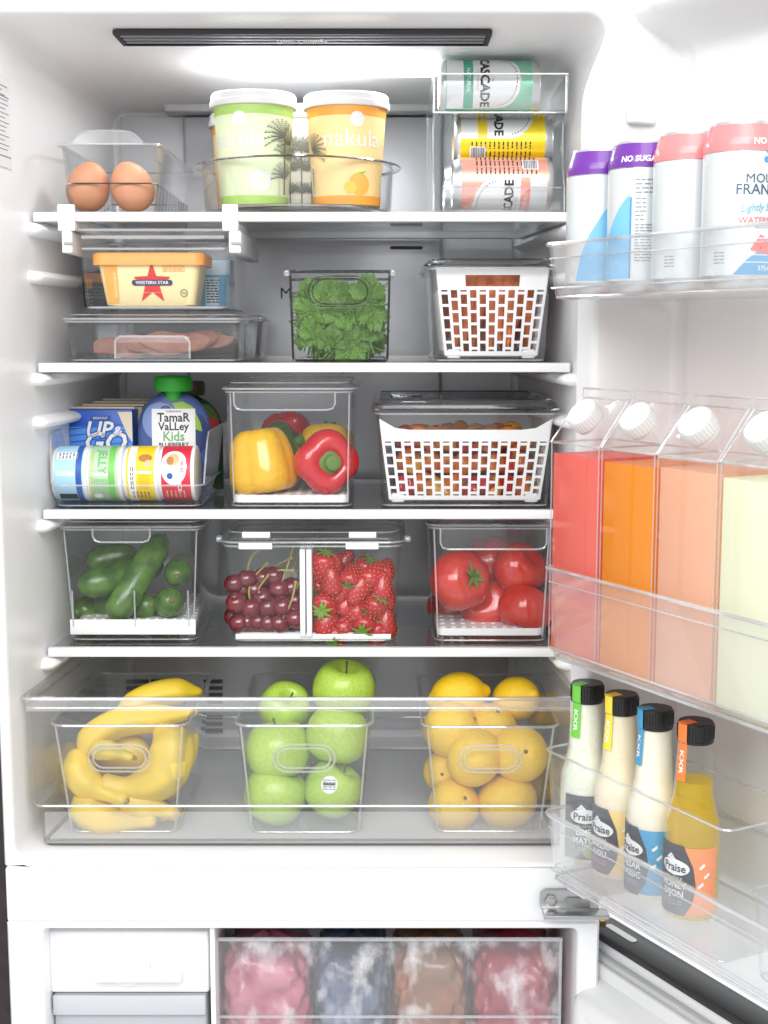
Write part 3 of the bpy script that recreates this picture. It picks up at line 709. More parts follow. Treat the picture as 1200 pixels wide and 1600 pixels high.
def palm(ik, u, v, s, a0, n=9, mat='palm_ink'):
    for k in range(n):
        a = a0 + lerp(-1.1, 1.1, k / (n - 1)); L_ = s * (1 - .25 * abs(k - n / 2) / n)
        pts = [(u, v)]; 
        P = [(u + L_ * t * math.cos(a), v + L_ * t * math.sin(a) - s * .25 * t * t) for t in (0, .3, .6, 1)]
        for i in range(3):
            (x0, y0), (x1, y1) = P[i], P[i + 1]; w = .0009 * (1 - i * .25)
            q = [(x0, y0 - w), (x1, y1 - w), (x1, y1 + w), (x0, y0 + w)]
            ik._b(mat).add([ik.fn(x, y, .0006) for x, y in q], [(0, 1, 2, 3)])
            for j in range(3):
                t = j / 3; bx, by = lerp(x0, x1, t), lerp(y0, y1, t)
                for sg in (-.7, .7):
                    ex, ey = bx + s * .2 * math.cos(a + sg), by + s * .2 * math.sin(a + sg) - s * .08
                    ik._b(mat).add([ik.fn(x, y, .0006) for x, y in ((bx - .0005, by), (ex, ey), (bx + .0005, by + .001))], [(0, 1, 2)])
def tub(label, px, pyl, y, rl, body, band, big, face, blank=False, sticker=None):
    zb = Z1 + .0136; p = at(px, pyl, y); z1 = p.z; H = z1 - zb
    o = thing('yoghurt_tub', label, 'tub', (p.x, y, zb), (0, 0, face), 'tubs on the round tray')
    rt, rb = rl * .925, rl * .775; hb = H - .014
    rf = lambda v: lerp(rb, rt, v / hb)
    b = B(); b.lathe([(.0001, .001), (rb - .003, .001), (rb - .002, 0), (rb, .002), (rt, hb), (.0001, hb)], 56); b.build('tub_body', body, o)
    b = B(); b.lathe([(rt + .0005, hb - .004), (rl, hb - .004), (rl + .0006, hb - .002), (rl + .0006, hb + .003), (rl - .001, hb + .0045), (rl - .001, hb + .011), (rl - .003, hb + .0135), (rl - .007, hb + .014), (rl - .010, hb + .012), (.0001, hb + .012)], 56); b.build('lid', 'tub_white', o)
    ik = Ink(on_cyl(rf)); half = PI * rt
    ik.rect(-half, hb - .016, half, hb - .005, band); ik.rect(-half * .84, .001, half * .84, .012, band)
    if not blank:
        ik.text('nakula', *big, .030, 'tub_white', sx=1.05)
        ik.disc(big[0] + .006, big[1] + .024, .0095, .0095, 'tub_white')
        if sticker: ik.disc(sticker[0], sticker[1], .0135, .0135, 'tub_white'); ik.lines(sticker[0] - .007, sticker[1] - .006, sticker[0] + .007, sticker[1] + .006, 5, body, .0007)
    return o, ik, hb
colour('tub_green', (.72, .80, .52), rough=.4); colour('tub_green_band', (.40, .62, .14), rough=.4)
colour('tub_orange', (.93, .66, .30), rough=.4); colour('tub_orange_band', (.88, .36, .05), rough=.4)
colour('tub_peach', (.92, .42, .08)); colour('tub_leaf', (.35, .5, .1))
o, ik, hb = tub('pale green yoghurt tub with a white lid, front of the round tray', 396, 149, .096, .0560, 'tub_green', 'tub_green_band', (-.028, .082), .15, sticker=(.006, .030))
ik.rect(.030, .013, .034, .055, 'tub_grey', .0004)
palm(ik, .040, .085, .034, 2.2); palm(ik, .046, .060, .032, 1.4); palm(ik, .043, .035, .028, 1.9); ik.rect(.0405, .014, .044, .085, 'palm_ink', .0005); palm(ik, .055, .078, .03, 2.0); ik.build(o)
o, ik, hb = tub('orange yoghurt tub with a white lid and fruit picture, front of the round tray', 541, 151, .100, .0560, 'tub_orange', 'tub_orange_band', (.012, .082), -.05, sticker=None)
ik.disc(.020, .026, .014, .014, 'tub_peach', .0005); ik.disc(.008, .022, .008, .008, colour('tub_mango', (.95, .55, .08)), .0006); ik.poly([(.016, .040), (.030, .043), (.024, .038)], 'tub_leaf', .0007)
palm(ik, -.050, .07, .03, .8); ik.barcode(-.052, .014, -.046, .05, horiz=True); ik.build(o)
o, ik, hb = tub('cream yoghurt tub with dark palm print, behind and between the front tubs', 470, 170, .225, .0520, colour('tub_cream', (.80, .80, .70)), 'tub_cream', (0, 0), 0, blank=True)
for u in (-.03, -.014, .002, .016, .03):
    palm(ik, u, .088 - abs(u) * .4, .030, PI / 2 + u * 8); palm(ik, u + .006, .058, .026, PI / 2 - u * 9); ik.rect(u, .008, u + .002, .085, 'palm_ink', .0005); palm(ik, u, .028, .02, PI / 2)
ik.build(o)
o, ik, hb = tub('second orange tub, mostly hidden behind the pale green one', 383, 180, .225, .0500, 'tub_orange', 'tub_orange_band', (0, 0), 0, blank=True); ik.build(o)

# --- drink cans
def can_mesh(R=.033, L_=.126):
    b = B(); P = [(.0001, .006), (R * .70, .004), (R * .82, .0), (R * .88, .001), (R * .96, .004), (R * .99, .007), (R, .010), (R, L_ - .011)]
    b2 = [(R * .99, L_ - .008), (R * .92, L_ - .003), (R * .90, L_ - .001), (R * .90, L_), (R * .88, L_), (R * .86, L_ - .004), (.0001, L_ - .004)]
    bb = B(); bb.lathe(P, 48); bb.lathe([(R, L_ - .011)] + b2, 48)
    return bb
plain('can_silver', (.66, .67, .68), .3, metal=.85)
plain('can_pale', (.72, .73, .73), .3, metal=.15, coat=.3)
CANM = mesh_of(can_mesh(), 'can_body', 'can_silver', 40)
def lying_can(label, px, py, y, z, ink, accent, flip, grp='cans in the two-tier rack', face=0, dx=0):
    o = thing('drink_can', label, 'can', (at(px, py, y).x + dx, y, z), (0, (PI / 2 if not flip else -PI / 2), 0), grp)
    link('can_body', CANM, None, o, (0, 0, -.063))
    ik = Ink(on_cyl(.0330, -.063, face)); H = PI * .033
    ik.rect(-H, .008, H, .1155, ink, .0002)
    # pale oval with dashed ring, bold name running round the can, coloured bar, fine print and codes
    ik.rect(-.045, .009, .030, .030, 'can_pale', .0004); ik.rect(-.045, .030, .030, .042, accent, .0004)
    ik.poly([(-.045, .042)] + [(lerp(-.045, .030, .5) + .0375 * math.cos(a), .070 + .032 * math.sin(a)) for a in [lerp(PI, 0, k / 20) for k in range(21)]] + [(.030, .042)], 'can_pale', .0004, rows=24)
    ik.ringline(-.0075, .070, .032, .026, .0012, 'ink_black', .0007, 40, 0.1, PI - .1, dash=True)
    ik.text('CASCADE', -.0075, .056, .0155, 'ink_black', .0008, bold=.035, sx=1.0)
    ik.text('LIGHTLY SPARKLING', -.0075, .0475, .0028, 'ink_grey', .0008); ik.text('1886', -.0075, .066, .003, 'ink_grey', .0008)
    ik.text('NATURAL', -.0075, .036, .007, 'can_pale', .0008, bold=.01)
    for u0 in (.034, .046, .058): ik.lines(u0, .018 + (u0 * 40 % 7) * .002, u0 + .009, .100, 14, 'ink_black', .0005, .32, seed=int(u0 * 1000))
    ik.lines(-.066, .02, -.050, .098, 16, 'ink_black', .0005, .3, seed=5)
    ik.barcode(.040, .020, .056, .040, .0007, horiz=True, seed=3); ik.barcode(-.062, .082, -.050, .104, .0007, horiz=True, seed=8)
    ik.ringline(.060, .050, .003, .003, .0008, 'ink_black', .0007, 9, dash=True)
    ik.build(o); return o
colour('can_green', (.22, .52, .36), rough=.3, metal=.3); colour('can_yellow', (.83, .64, .02), rough=.28, metal=.35); colour('can_coral', (.85, .38, .30), rough=.3, metal=.3); colour('can_teal', (.06, .36, .24), rough=.3); colour('can_gold', (.75, .55, .02), rough=.3); colour('can_rose', (.80, .30, .24), rough=.3)
zt2 = zat(181, .06)
lying_can('green and silver can lying on the upper tier of the can rack', 763, 140, .062, zt2 + .0348, 'can_green', 'can_teal', False, face=.10)
lying_can('yellow can lying in the lower tier of the rack, above the coral can', 784, 222, .088, Z1 + .0385 + .0560, 'can_yellow', 'can_gold', False, face=-.95)
lying_can('coral pink can at the front bottom of the can rack', 784, 290, .051, Z1 + .0385, 'can_coral', 'can_rose', True, face=-.75)
lying_can('pale green can behind the coral one at the bottom of the rack', 768, 285, .122, Z1 + .0385, 'can_green', 'can_teal', True, face=.3)
rx0, rx1 = xat(676, 150, .03), xat(884, 150, .03)
o = thing('can_rack', 'clear two-tier can rack with ribbed floor on the top shelf', 'can rack', ((rx0 + rx1) / 2, .012, Z1 + .0006)); hw = (rx1 - rx0) / 2
z2 = zt2 - Z1; z3 = zat(116, .012) - Z1
b = B(); b.rbox(-hw, hw, 0, .003, z2 - .004, z3, .001); b.build('front_lip', 'clear', o)
b = B(); b.loop([(-hw, 0, z2 - .004), (hw, 0, z2 - .004), (hw, 0, z3), (-hw, 0, z3)], .0012); b.build('lip_edge', 'edge', o)
for sx in (-1, 1):
    b = B(); q = [(.003, 0 if sx > 0 else .0), (.003, z3), (.26, z3), (.26, .0)]
    x0 = sx * (hw - .0013)
    q = [(.004, z2 - .004), (.004, z3), (.26, z3 - .01), (.26, 0), (.006, 0), (.006, .03), (.03, .06), (.03, z2 - .012)] 
    b.skin([[(x0 - .0012, y, z) for y, z in q], [(x0 + .0012, y, z) for y, z in q]]); b.build('side_panel', 'clear', o)
    b = B(); b.loop([(x0, y, z) for y, z in q], .0014); b.build('side_edge', 'edge', o)
for k in range(22):
    x = lerp(-hw + .006, hw - .02, k / 21); b = B(); b.tube([(x, .005, z2 - .003), (x, .24, z2 + .006)], .0012, 6); b.build('rib', 'edge', o)
b = B(); b.hexa([(-hw + .003, .004, z2 - .0052), (hw - .003, .004, z2 - .0052), (hw - .003, .25, z2 + .0035), (-hw + .003, .25, z2 + .0035), (-hw + .003, .004, z2 - .0042), (hw - .003, .004, z2 - .0042), (hw - .003, .25, z2 + .0045), (-hw + .003, .25, z2 + .0045)]); b.build('upper_floor', 'clear', o)
b = B(); b.rbox(-hw + .004, hw - .004, .0035, .26, 0, .0035, .002); b.build('lower_floor', 'clear_soft', o)
b = B(); b.rbox(-hw + .012, hw - .006, .0, .003, 0, .030, .001); b.build('lower_lip', 'clear', o)
b = B(); b.tube([(-hw + .012, 0, .030), (hw - .006, 0, .030)], .0011, 6); b.build('lower_lip_edge', 'edge', o)

# ================================================================== second level
# --- hanging drawer under the top shelf
yd = .004; zd = zat(483, yd)
o, w1, w0, h = clear_bin('hanging_drawer', 'clear pull-out drawer hanging from the top shelf on white clips', 'drawer', yd, zd, (120, 358, 358), (130, 350, 482), .24, r=.010, flange=.003, er=.0018)
for sx, (a, c) in ((-1, (92, 119)), (1, (348, 373))):
    x0, x1 = xat(a, 350, 0) - o.location.x, xat(c, 350, 0) - o.location.x; zs_ = Z1 - zd
    b = B(); b.rbox(x0, x1, -.0115, -.0055, zs_ - .0235, zs_ + .0085, .002); b.build('clip', 'white_plastic', o)
    b = B(); b.rbox(x0, x1, -.0055, .23, zs_ - .0225, zs_ - .0125, .002); b.build('rail', 'white_plastic', o)
    xi0, xi1 = (x0 + .004, x0 + .017) if sx < 0 else (x1 - .012, x1 + .003)
    b = B(); b.rbox(xi0, xi1, -.0095, .22, zs_ - .050, zs_ - .0235, .002); b.build('rail', 'white_plastic', o)
    b = B(); b.rbox(xi0 + .003, xi1 + .002, -.0125, -.0105, zs_ - .040, zs_ - .037, .0005); b.build('latch', 'seam', o)
b = B(); b.tube([(-w1 / 2 + .006, -.002, h - .010), (w1 / 2 - .006, -.002, h - .010)], .0022, 8); b.tube([(-w1 / 2 + .006, -.001, h - .024), (w1 / 2 - .006, -.001, h - .024)], .0014, 8); b.build('pull_ridge', 'edge', o)
zb = zd + .0042
# butter tub
def tapered(o, name, mat, w1, d1, w0, d0, h, r, c, z=0):
    b = B(); b.skin([[(p[0], p[1] + c, z + zz) for p in rr(w, d, r)] for w, d, zz in ((w0 - .004, d0 - .004, 0), (w0, d0, .002), (w1, d1, h), (w1 - .003, d1 - .003, h + .0005))]); return b.build(name, mat, o)
colour('butter_cream', (.90, .75, .40), rough=.4); colour('butter_orange', (.88, .36, .06), rough=.4); colour('star_red', (.62, .02, .02)); colour('navy', (.03, .03, .10))
yb_ = .035; bx = (xat(152, 440, yb_) + xat(312, 440, yb_)) / 2; bw1 = xat(313, 410, yb_) - xat(150, 410, yb_); bw0 = xat(303, 478, yb_) - xat(163, 478, yb_); bh = zat(404, yb_) - zb
o = thing('butter_tub', 'cream spread tub with orange lid and red star in the hanging drawer', 'tub', (bx, yb_, zb))
tapered(o, 'tub_body', 'butter_cream', bw1, .085, bw0, .085 - (bw1 - bw0), bh, .012, .0425)
b = B(); b.skin([[(p[0], p[1] + .0425, bh + z) for p in rr(bw1 + k, .085 + k, .014)] for k, z in ((.004, -.008), (.011, -.008), (.011, .004), (.009, .0065), (.004, .0075), (.002, .0062))]); b.build('lid', 'butter_orange', o)
ln = -(bw1 - bw0) / 2 / bh
ik = Ink(lambda u, v, off: (u, (bw1 - bw0) / 2 * (1 - v / bh) - off - .0004, v)); cxs, czs = .004, bh * .48
ik.poly([(-bw0 / 2 + .004, .004), (-bw0 / 2 + .018, .004), (-bw1 / 2 + .026, bh - .006), (-bw1 / 2 + .008, bh - .006)], 'butter_orange', .0003)
st_ = [(cxs + (.0245 if k % 2 == 0 else .0098) * math.sin(PI * k / 5), czs + (.0275 if k % 2 == 0 else .011) * math.cos(PI * k / 5)) for k in range(10)]
ik.poly(st_, 'star_red', .0004, rows=60, step=.02)
ik.poly([(cxs + p[0], czs + p[1] + .001) for p in stadium(.052, .0075)], 'navy', .0007); ik.rect(cxs - .022, czs + .006, cxs + .022, czs + .0072, 'star_red', .0006)
ik.text('WESTERN STAR', cxs, czs + .001, .0056, 'ink_white', .0010, bold=.01, sx=1.05)
ik.lines(cxs + .014, bh * .72, cxs + .042, bh * .86, 3, 'butter_orange', .0006); ik.ringline(cxs + .040, bh * .28, .004, .004, .0007, 'ink_black', .0006, 16); ik.text('500g', cxs + .040, bh * .28, .0032, 'ink_black', .0007)
ik.text('SPREADABLE', -bw0 / 2 + .0145, bh * .45, .0055, 'butter_cream', .0007, rot=PI / 2 + .05)
ik.build(o)
colour('box_blue', (.10, .32, .50), rough=.4); colour('box_pale', (.55, .68, .75), rough=.4); colour('pack_dark', (.05, .04, .05), rough=.4)
p = at(327, 478, .15)
o = thing('cheese_carton', 'blue and white carton standing behind the spread tub', 'carton', (p.x - .004, .145, zb)); b = B(); hh = zat(405, .145) - zb; b.rbox(-.034, .034, 0, .05, 0, hh, .002); b.build('carton_body', 'box_blue', o)
ik = Ink(on_front(0)); ik.rect(-.033, hh * .68, .033, hh - .001, 'box_pale'); ik.rect(.0, .003, .018, hh * .62, 'box_pale'); ik.lines(.001, .006, .018, hh * .6, 9, 'ink_black', .0006); ik.build(o)
o = thing('cheese_packet', 'dark wrapped packet behind the spread tub, by the side wall', 'packet', (at(150, 478, .145).x, .145, zb)); b = B(); b.rbox(-.018, .025, 0, .045, 0, .055, .006); b.build('wrapper', 'pack_dark', o); ik = Ink(on_front(0)); ik.rect(-.014, .034, .02, .046, 'butter_orange'); ik.lines(-.014, .012, .02, .03, 4, 'ink_grey'); ik.build(o)

# --- flat boxes of sliced meat
def deli(label, y, top, bot, dp, x=None, rz=0):
    o, w1, w0, h = clear_bin('deli_box', label, 'food box', y, Z2 + .0006, top, bot, dp, r=.008, flange=.002, er=.0016, group='flat lidded boxes', mat='clear_smoke')
    L_ = lid(o, w1, dp, h + .0004, .010, .007, .004, 'clear_soft')
    return o, w1, h
o, w1, h = deli('flat clear lidded box of sliced ham under the hanging drawer', .020, (102, 374, 501), (106, 370, 563), .155)
hw_, hz0, hz1 = .047, .004, h * .62
b = B(); b.tube([(-hw_, -.004, hz0), (-hw_, -.004, hz1 - .006), (-hw_ + .006, -.004, hz1), (hw_ - .006, -.004, hz1), (hw_, -.004, hz1 - .006), (hw_, -.004, hz0)], .0016, 6); b.build('grip_edge', 'edge', o)
b = B(); b.rbox(-hw_, hw_, -.0046, -.0034, hz0, hz1, .0004); b.build('grip', 'clear_bottle', o)
deli('empty flat clear lidded box behind the box of ham', .185, (205, 410, 500), (210, 404, 558), .125)
R = random.Random(3)
hx, hy = o.location.x, o.location.y
for k in range(9):
    zz = Z2 + .0050 + k * .0031; wv = R.uniform(.034, .050); b = B(); n = 26; ph = R.uniform(0, 6); ring0 = []
    cx_, cyy = R.uniform(-.01, .01), .020
    for i in range(n):
        a = 2 * PI * i / n; r = 1 + .06 * math.sin(3 * a + ph) + .04 * math.sin(7 * a); ring0.append((cx_ + wv * r * math.cos(a), cyy + .022 * r * math.sin(a), .0022 * math.sin(4 * a + ph)))
    b.skin([[(x, y, z) for x, y, z in ring0], [(x, y, z + .0027) for x, y, z in ring0]])
    ho = b.build('ham_slice', 'ham'); ho.location = (hx + (k - 4) * .011, hy + .030 + (k % 3) * .014, Z2 + .0075 + (k % 3) * .002 + k * .0008); ho.rotation_euler = (.62 - (k % 3) * .08, R.uniform(-.06, .06), R.uniform(-.15, .15))
    tag(ho, ['sliced ham at the bottom of the pile in the flat box', 'second ham slice from the bottom of the pile', 'third ham slice from the bottom of the pile', 'fourth ham slice from the bottom of the pile', 'middle ham slice of the pile in the flat box', 'fourth ham slice from the top of the pile', 'third ham slice from the top of the pile', 'second ham slice from the top of the pile', 'topmost ham slice in the flat clear box'][k], 'ham', 'ham slices')

# --- herb bin
o, w1, w0, h = clear_bin('herb_bin', 'square clear bin packed with parsley on the second shelf', 'storage bin', .014, Z2 + .0006, (452, 610, 423), (456, 606, 566), .24, r=.005, flange=.003, mat='clear', edge='edge_smoke', er=.0022, handle=(0, .088, .080, .038))
for sx in (-1, 1): b = B(); b.tube([(sx * (w0 / 2 - .001), .0035, .004), (sx * (w1 / 2 - .001), .0012, h - .003)], .0016, 6); b.build('corner_edge', 'edge_smoke', o)
for sx in (-1, 1):
    b = B(); b.lathe([(.0001, -.004), (.004, -.003), (.0045, 0), (.004, .003), (.0001, .004)], 12); b.build('corner_knob', 'edge', o, 50, (sx * (w1 / 2 + .003), .0, h - .003))
def parsley_leaf(seed):
    R = random.Random(seed); b = B()
    for a0, ln_ in ((0, 1), (.95, .82), (-.95, .82)):
        n = 13; P = [(0, 0, 0)]
        for i in range(n):
            t = lerp(-.72, .72, i / (n - 1)); rad = ln_ * (1 - .30 * (abs(t) / .72) ** 2) * (1 if i % 2 == 0 else .87) * R.uniform(.9, 1.06)
            P.append((rad * math.sin(a0 + t), rad * math.cos(a0 + t), .22 * abs(t) - .22 * rad * rad + R.uniform(-.03, .03) + .025 * (i % 2)))
        mid = [(p[0] * .5, p[1] * .5, p[2] * .35 + .04) for p in P[1:]]
        b.add(P + mid, [(0, n + 1 + i, n + 2 + i) for i in range(n - 1)] + [(n + 1 + i, 1 + i, 2 + i, n + 2 + i) for i in range(n - 1)])
    b.tube([(0, 0, 0), (.02, -.5, -.05), (.06, -1.0, -.2)], .035, 5)
    return mesh_of(b, 'leaf', 'parsley_leaf', 60)
LEAF = [parsley_leaf(i) for i in range(6)]
pb = thing('parsley_bunch', 'bunch of fresh green parsley filling the square clear bin', 'parsley', (o.location.x, o.location.y, Z2 + .003))
R = random.Random(21)
for k in range(150):
    x = R.uniform(-w0 / 2 + .014, w0 / 2 - .014); z = R.uniform(.014, h - .036); y = .017 + .09 * R.random() ** 2.0; s = R.uniform(.022, .034)
    x = max(-w0 / 2 + .004 + s * .62, min(w0 / 2 - .004 - s * .62, x)); 
    c = link('leaf', LEAF[k % 6], None, pb, (x, y, z), (R.uniform(.9, 1.9), R.uniform(-.5, .5), R.uniform(-.6, .6))); c.scale = (s, s, s)
    if R.random() < .4: c.rotation_euler.rotate_axis('Z', R.uniform(-3, 3))
for k in range(34):
    s = R.uniform(.028, .042); x = lerp(-w0 / 2 + .005 + s * .68, w0 / 2 - .005 - s * .68, R.random()); z = R.uniform(.018, h - .045)
    c = link('leaf', LEAF[k % 6], None, pb, (x, .019 + R.random() * .006, z), (PI / 2 + R.uniform(-.35, .25), R.uniform(-.25, .25), R.uniform(-.25, .25))); c.scale = (s, s, s); c.rotation_euler.rotate_axis('Z', R.uniform(-1.8, 1.8))
for k in range(16):
    x = R.uniform(-.045, .045); b = B(); b.tube(spline([(x, .03 + R.random() * .05, .006), (x + R.uniform(-.01, .01), .05 + R.random() * .04, .05), (x + R.uniform(-.02, .02), .06 + R.random() * .04, .10)], 3), .0013, 5); b.build('stalk', 'stem_green', pb)

# --- lidded bin with the carrot basket
o, w1, w0, h = clear_bin('basket_bin', 'clear lidded bin around the square white carrot basket', 'storage bin', .016, Z2 + .0006, (671, 862, 418), (682, 857, 568), .26, r=.010, flange=.002, er=.0015)
L_ = lid(o, w1, .26, h + .0005, .012, .010, .006, 'clear_smoke', 'edge_smoke')
bo, bcx, bw1, bw0, bh, bd = basket('square white lattice basket with a slot handle, full of carrots', .027, Z2 + .0045, (683, 857, 420), (700, 842, 562), .20, 11, 5, 453, hole=(-.50, .50, .80, .93))
R = random.Random(5)
def carrot(seed):
    R = random.Random(seed); b = B(); n = 14
    P = [(.10 * math.sin(2 * t + seed) * t, .06 * math.cos(3 * t) * t, -t) for t in [k / (n - 1) for k in range(n)]]
    b.tube(P, [.03] + [.13 * (1 - .75 * (k / (n - 1)) ** 1.3) * (1 + R.uniform(-.05, .05)) for k in range(1, n - 1)] + [.01], 12); return Proto(mesh_of(b, 'carrot', 'carrot_skin', 60))
CAR = [carrot(i) for i in range(3)]
for k in range(27):
    i, j = k % 9, k // 9; x = lerp(-bw0 / 2 + .014, bw0 / 2 - .014, i / 8); y = .038 + j * .028
    put(CAR[k % 3], 'carrot', 'orange carrot, %s row of the square basket, %s counting from the parsley side' % (['front', 'middle', 'back'][j], ORD[i]), 'carrot', (bcx + x * 1.03, .027 + y, Z2 + .112 + R.uniform(-.008, .010)), (R.uniform(-.1, .1), R.uniform(-.12, .12), R.uniform(0, 6)), .098, 'carrots in the basket')
# ================================================================== third level
# --- open snack bin
ys = .016
o, w1, w0, h = clear_bin('snack_bin', 'open clear bin of cups, drink cartons and pouches on the third shelf', 'storage bin', ys, Z3 + .0006, (78, 318, 757), (86, 314, 795), .27, r=.014, flange=.0005, er=.0012)
bx = o.location.x; hs = zat(678, ys) - Z3
b = B()
for sx in (-1, 1):
    b = B(); q = [(.008, h), (.012, h + .02), (.022, hs - .012), (.034, hs - .003), (.05, hs), (.262, hs), (.262, h)]
    x0 = sx * (w1 / 2 - .0005); x1 = x0 + sx * .004
    b.skin([[(lerp(x0, x1, (z - h) / (hs - h)) - .001, y, z) for y, z in q], [(lerp(x0, x1, (z - h) / (hs - h)) + .001, y, z) for y, z in q]]); b.build('side_wall', 'clear', o)
    b = B(); b.tube([(lerp(x0, x1, (z - h) / (hs - h)), y, z) for y, z in spline([(y, z, 0) for y, z in q[:-1]], 3) and [(p.x, p.y) for p in spline([(y, z, 0) for y, z in q[:-1]], 3)]], .0013, 6); b.build('side_edge', 'edge', o)
colour('cup_white', (.80, .80, .78), rough=.35)
def cup(label, px0, px1, col, col2, face, art):
    yc = ys + .010 + .0365; L_ = xat(px1, 745, yc) - xat(px0, 745, yc); x = (xat(px1, 745, yc) + xat(px0, 745, yc)) / 2; Rc = .0365
    o = thing('snack_cup', label, 'cup', (x, yc, Z3 + .0042 + Rc), (0, PI / 2, 0), 'cups lying in the snack bin'); h2 = L_ / 2
    b = B(); b.lathe([(.0001, -h2 + .002), (Rc - .008, -h2 + .001), (Rc - .006, -h2), (Rc - .0035, -h2 + .001), (Rc - .0012, -h2 + .005), (Rc - .0009, h2 - .006), (Rc, h2 - .005), (Rc, h2 - .002), (Rc - .004, h2 - .0008), (.0001, h2 - .001)], 56); b.build('cup_body', 'cup_white', o)
    ik = Ink(on_cyl(Rc - .0010)); H = PI * Rc; ik.rect(-H, -h2 + .0055, H, h2 - .0065, col, .0003); art(ik, h2, col2); ik.build(o); return o
colour('ink_blue_pale', (.40, .66, .82)); colour('ink_blue', (.03, .10, .40)); colour('ink_green', (.16, .42, .14)); colour('ink_green_pale', (.42, .62, .40)); colour('ink_yellow', (.85, .60, .02)); colour('ink_red', (.66, .03, .06)); colour('ink_brown', (.45, .18, .05)); colour('ink_tan', (.80, .45, .22))
def art1(ik, h, c):
    ik.rect(-.034, -h + .008, -.022, h - .010, 'ink_white', .0005); ik.lines(-.033, -h + .010, -.023, h - .012, 6, 'ink_grey', .0007)
    ik.rect(-.06, h - .0155, .06, h - .008, 'ink_blue', .0006); ik.rect(.026, -h + .010, .038, h - .016, 'ink_black', .0006); ik.rect(-.006, -h + .0085, .0, h - .016, colour('ink_mint', (.62, .80, .66)), .0005)
def art2(ik, h, c):
    ik.rect(-.06, h - .018, .06, h - .010, colour('ink_grass', (.18, .50, .10)), .0006); ik.text('JELLY', -.020, -.002, .015, 'ink_green', .0007, bold=.02); ik.rect(-.004, -h + .009, .0, h - .016, 'ink_white', .0006)
    ik.lines(.004, -h + .012, .030, h - .018, 8, 'ink_green', .0006, .4); ik.disc(.030, -h + .016, .005, .006, 'ink_white', .0008); ik.rect(-.034, -h + .0085, .034, -h + .011, colour('ink_olive', (.5, .5, .15)), .0006)
def art3(ik, h, c):
    ik.rect(-.05, -h + .0085, .05, -h + .018, 'ink_white', .0005); ik.lines(-.012, -h + .011, .018, -h + .016, 2, 'ink_black', .0007); ik.disc(-.024, .006, .006, .009, 'ink_brown', .0006); ik.disc(-.016, .010, .005, .005, 'ink_tan', .0007)
    ik.lines(-.002, -.002, .018, h - .012, 7, colour('ink_ochre', (.62, .38, .02)), .0006, .4); ik.rect(-.006, -h + .0185, -.003, h - .009, 'ink_white', .0006); ik.lines(.022, -h + .012, .034, h - .012, 5, 'ink_brown', .0006)
def art4(ik, h, c):
    ik.disc(-.012, -.003, .024, .017, 'ink_white', .0005); ik.disc(-.022, -.004, .009, .008, 'ink_tan', .0006); ik.disc(-.020, -.008, .006, .005, 'ink_brown', .0007); ik.text('FRUIT', -.012, .007, .006, 'ink_red', .0008, bold=.02)
    ik.disc(.0, -.008, .004, .004, 'ink_blue', .0008); ik.text('SNACK', .010, .004, .0075, 'ink_white', .0008, bold=.02); ik.lines(.020, -h + .010, .034, h - .012, 5, 'ink_tan', .0006, .35)
for a in (('pale blue snack cup lying at the end of the row by the side wall', 88, 146, 'ink_blue_pale', 0, 0, art1), ('green snack cup lying between the blue and yellow cups', 141, 199, 'ink_green_pale', 0, 0, art2),
          ('yellow snack cup lying between the green and red cups', 198, 255, 'ink_yellow', 0, 0, art3), ('red snack cup lying at the end of the row beside the pepper box', 252, 311, 'ink_red', 0, 0, art4)): cup(*a)
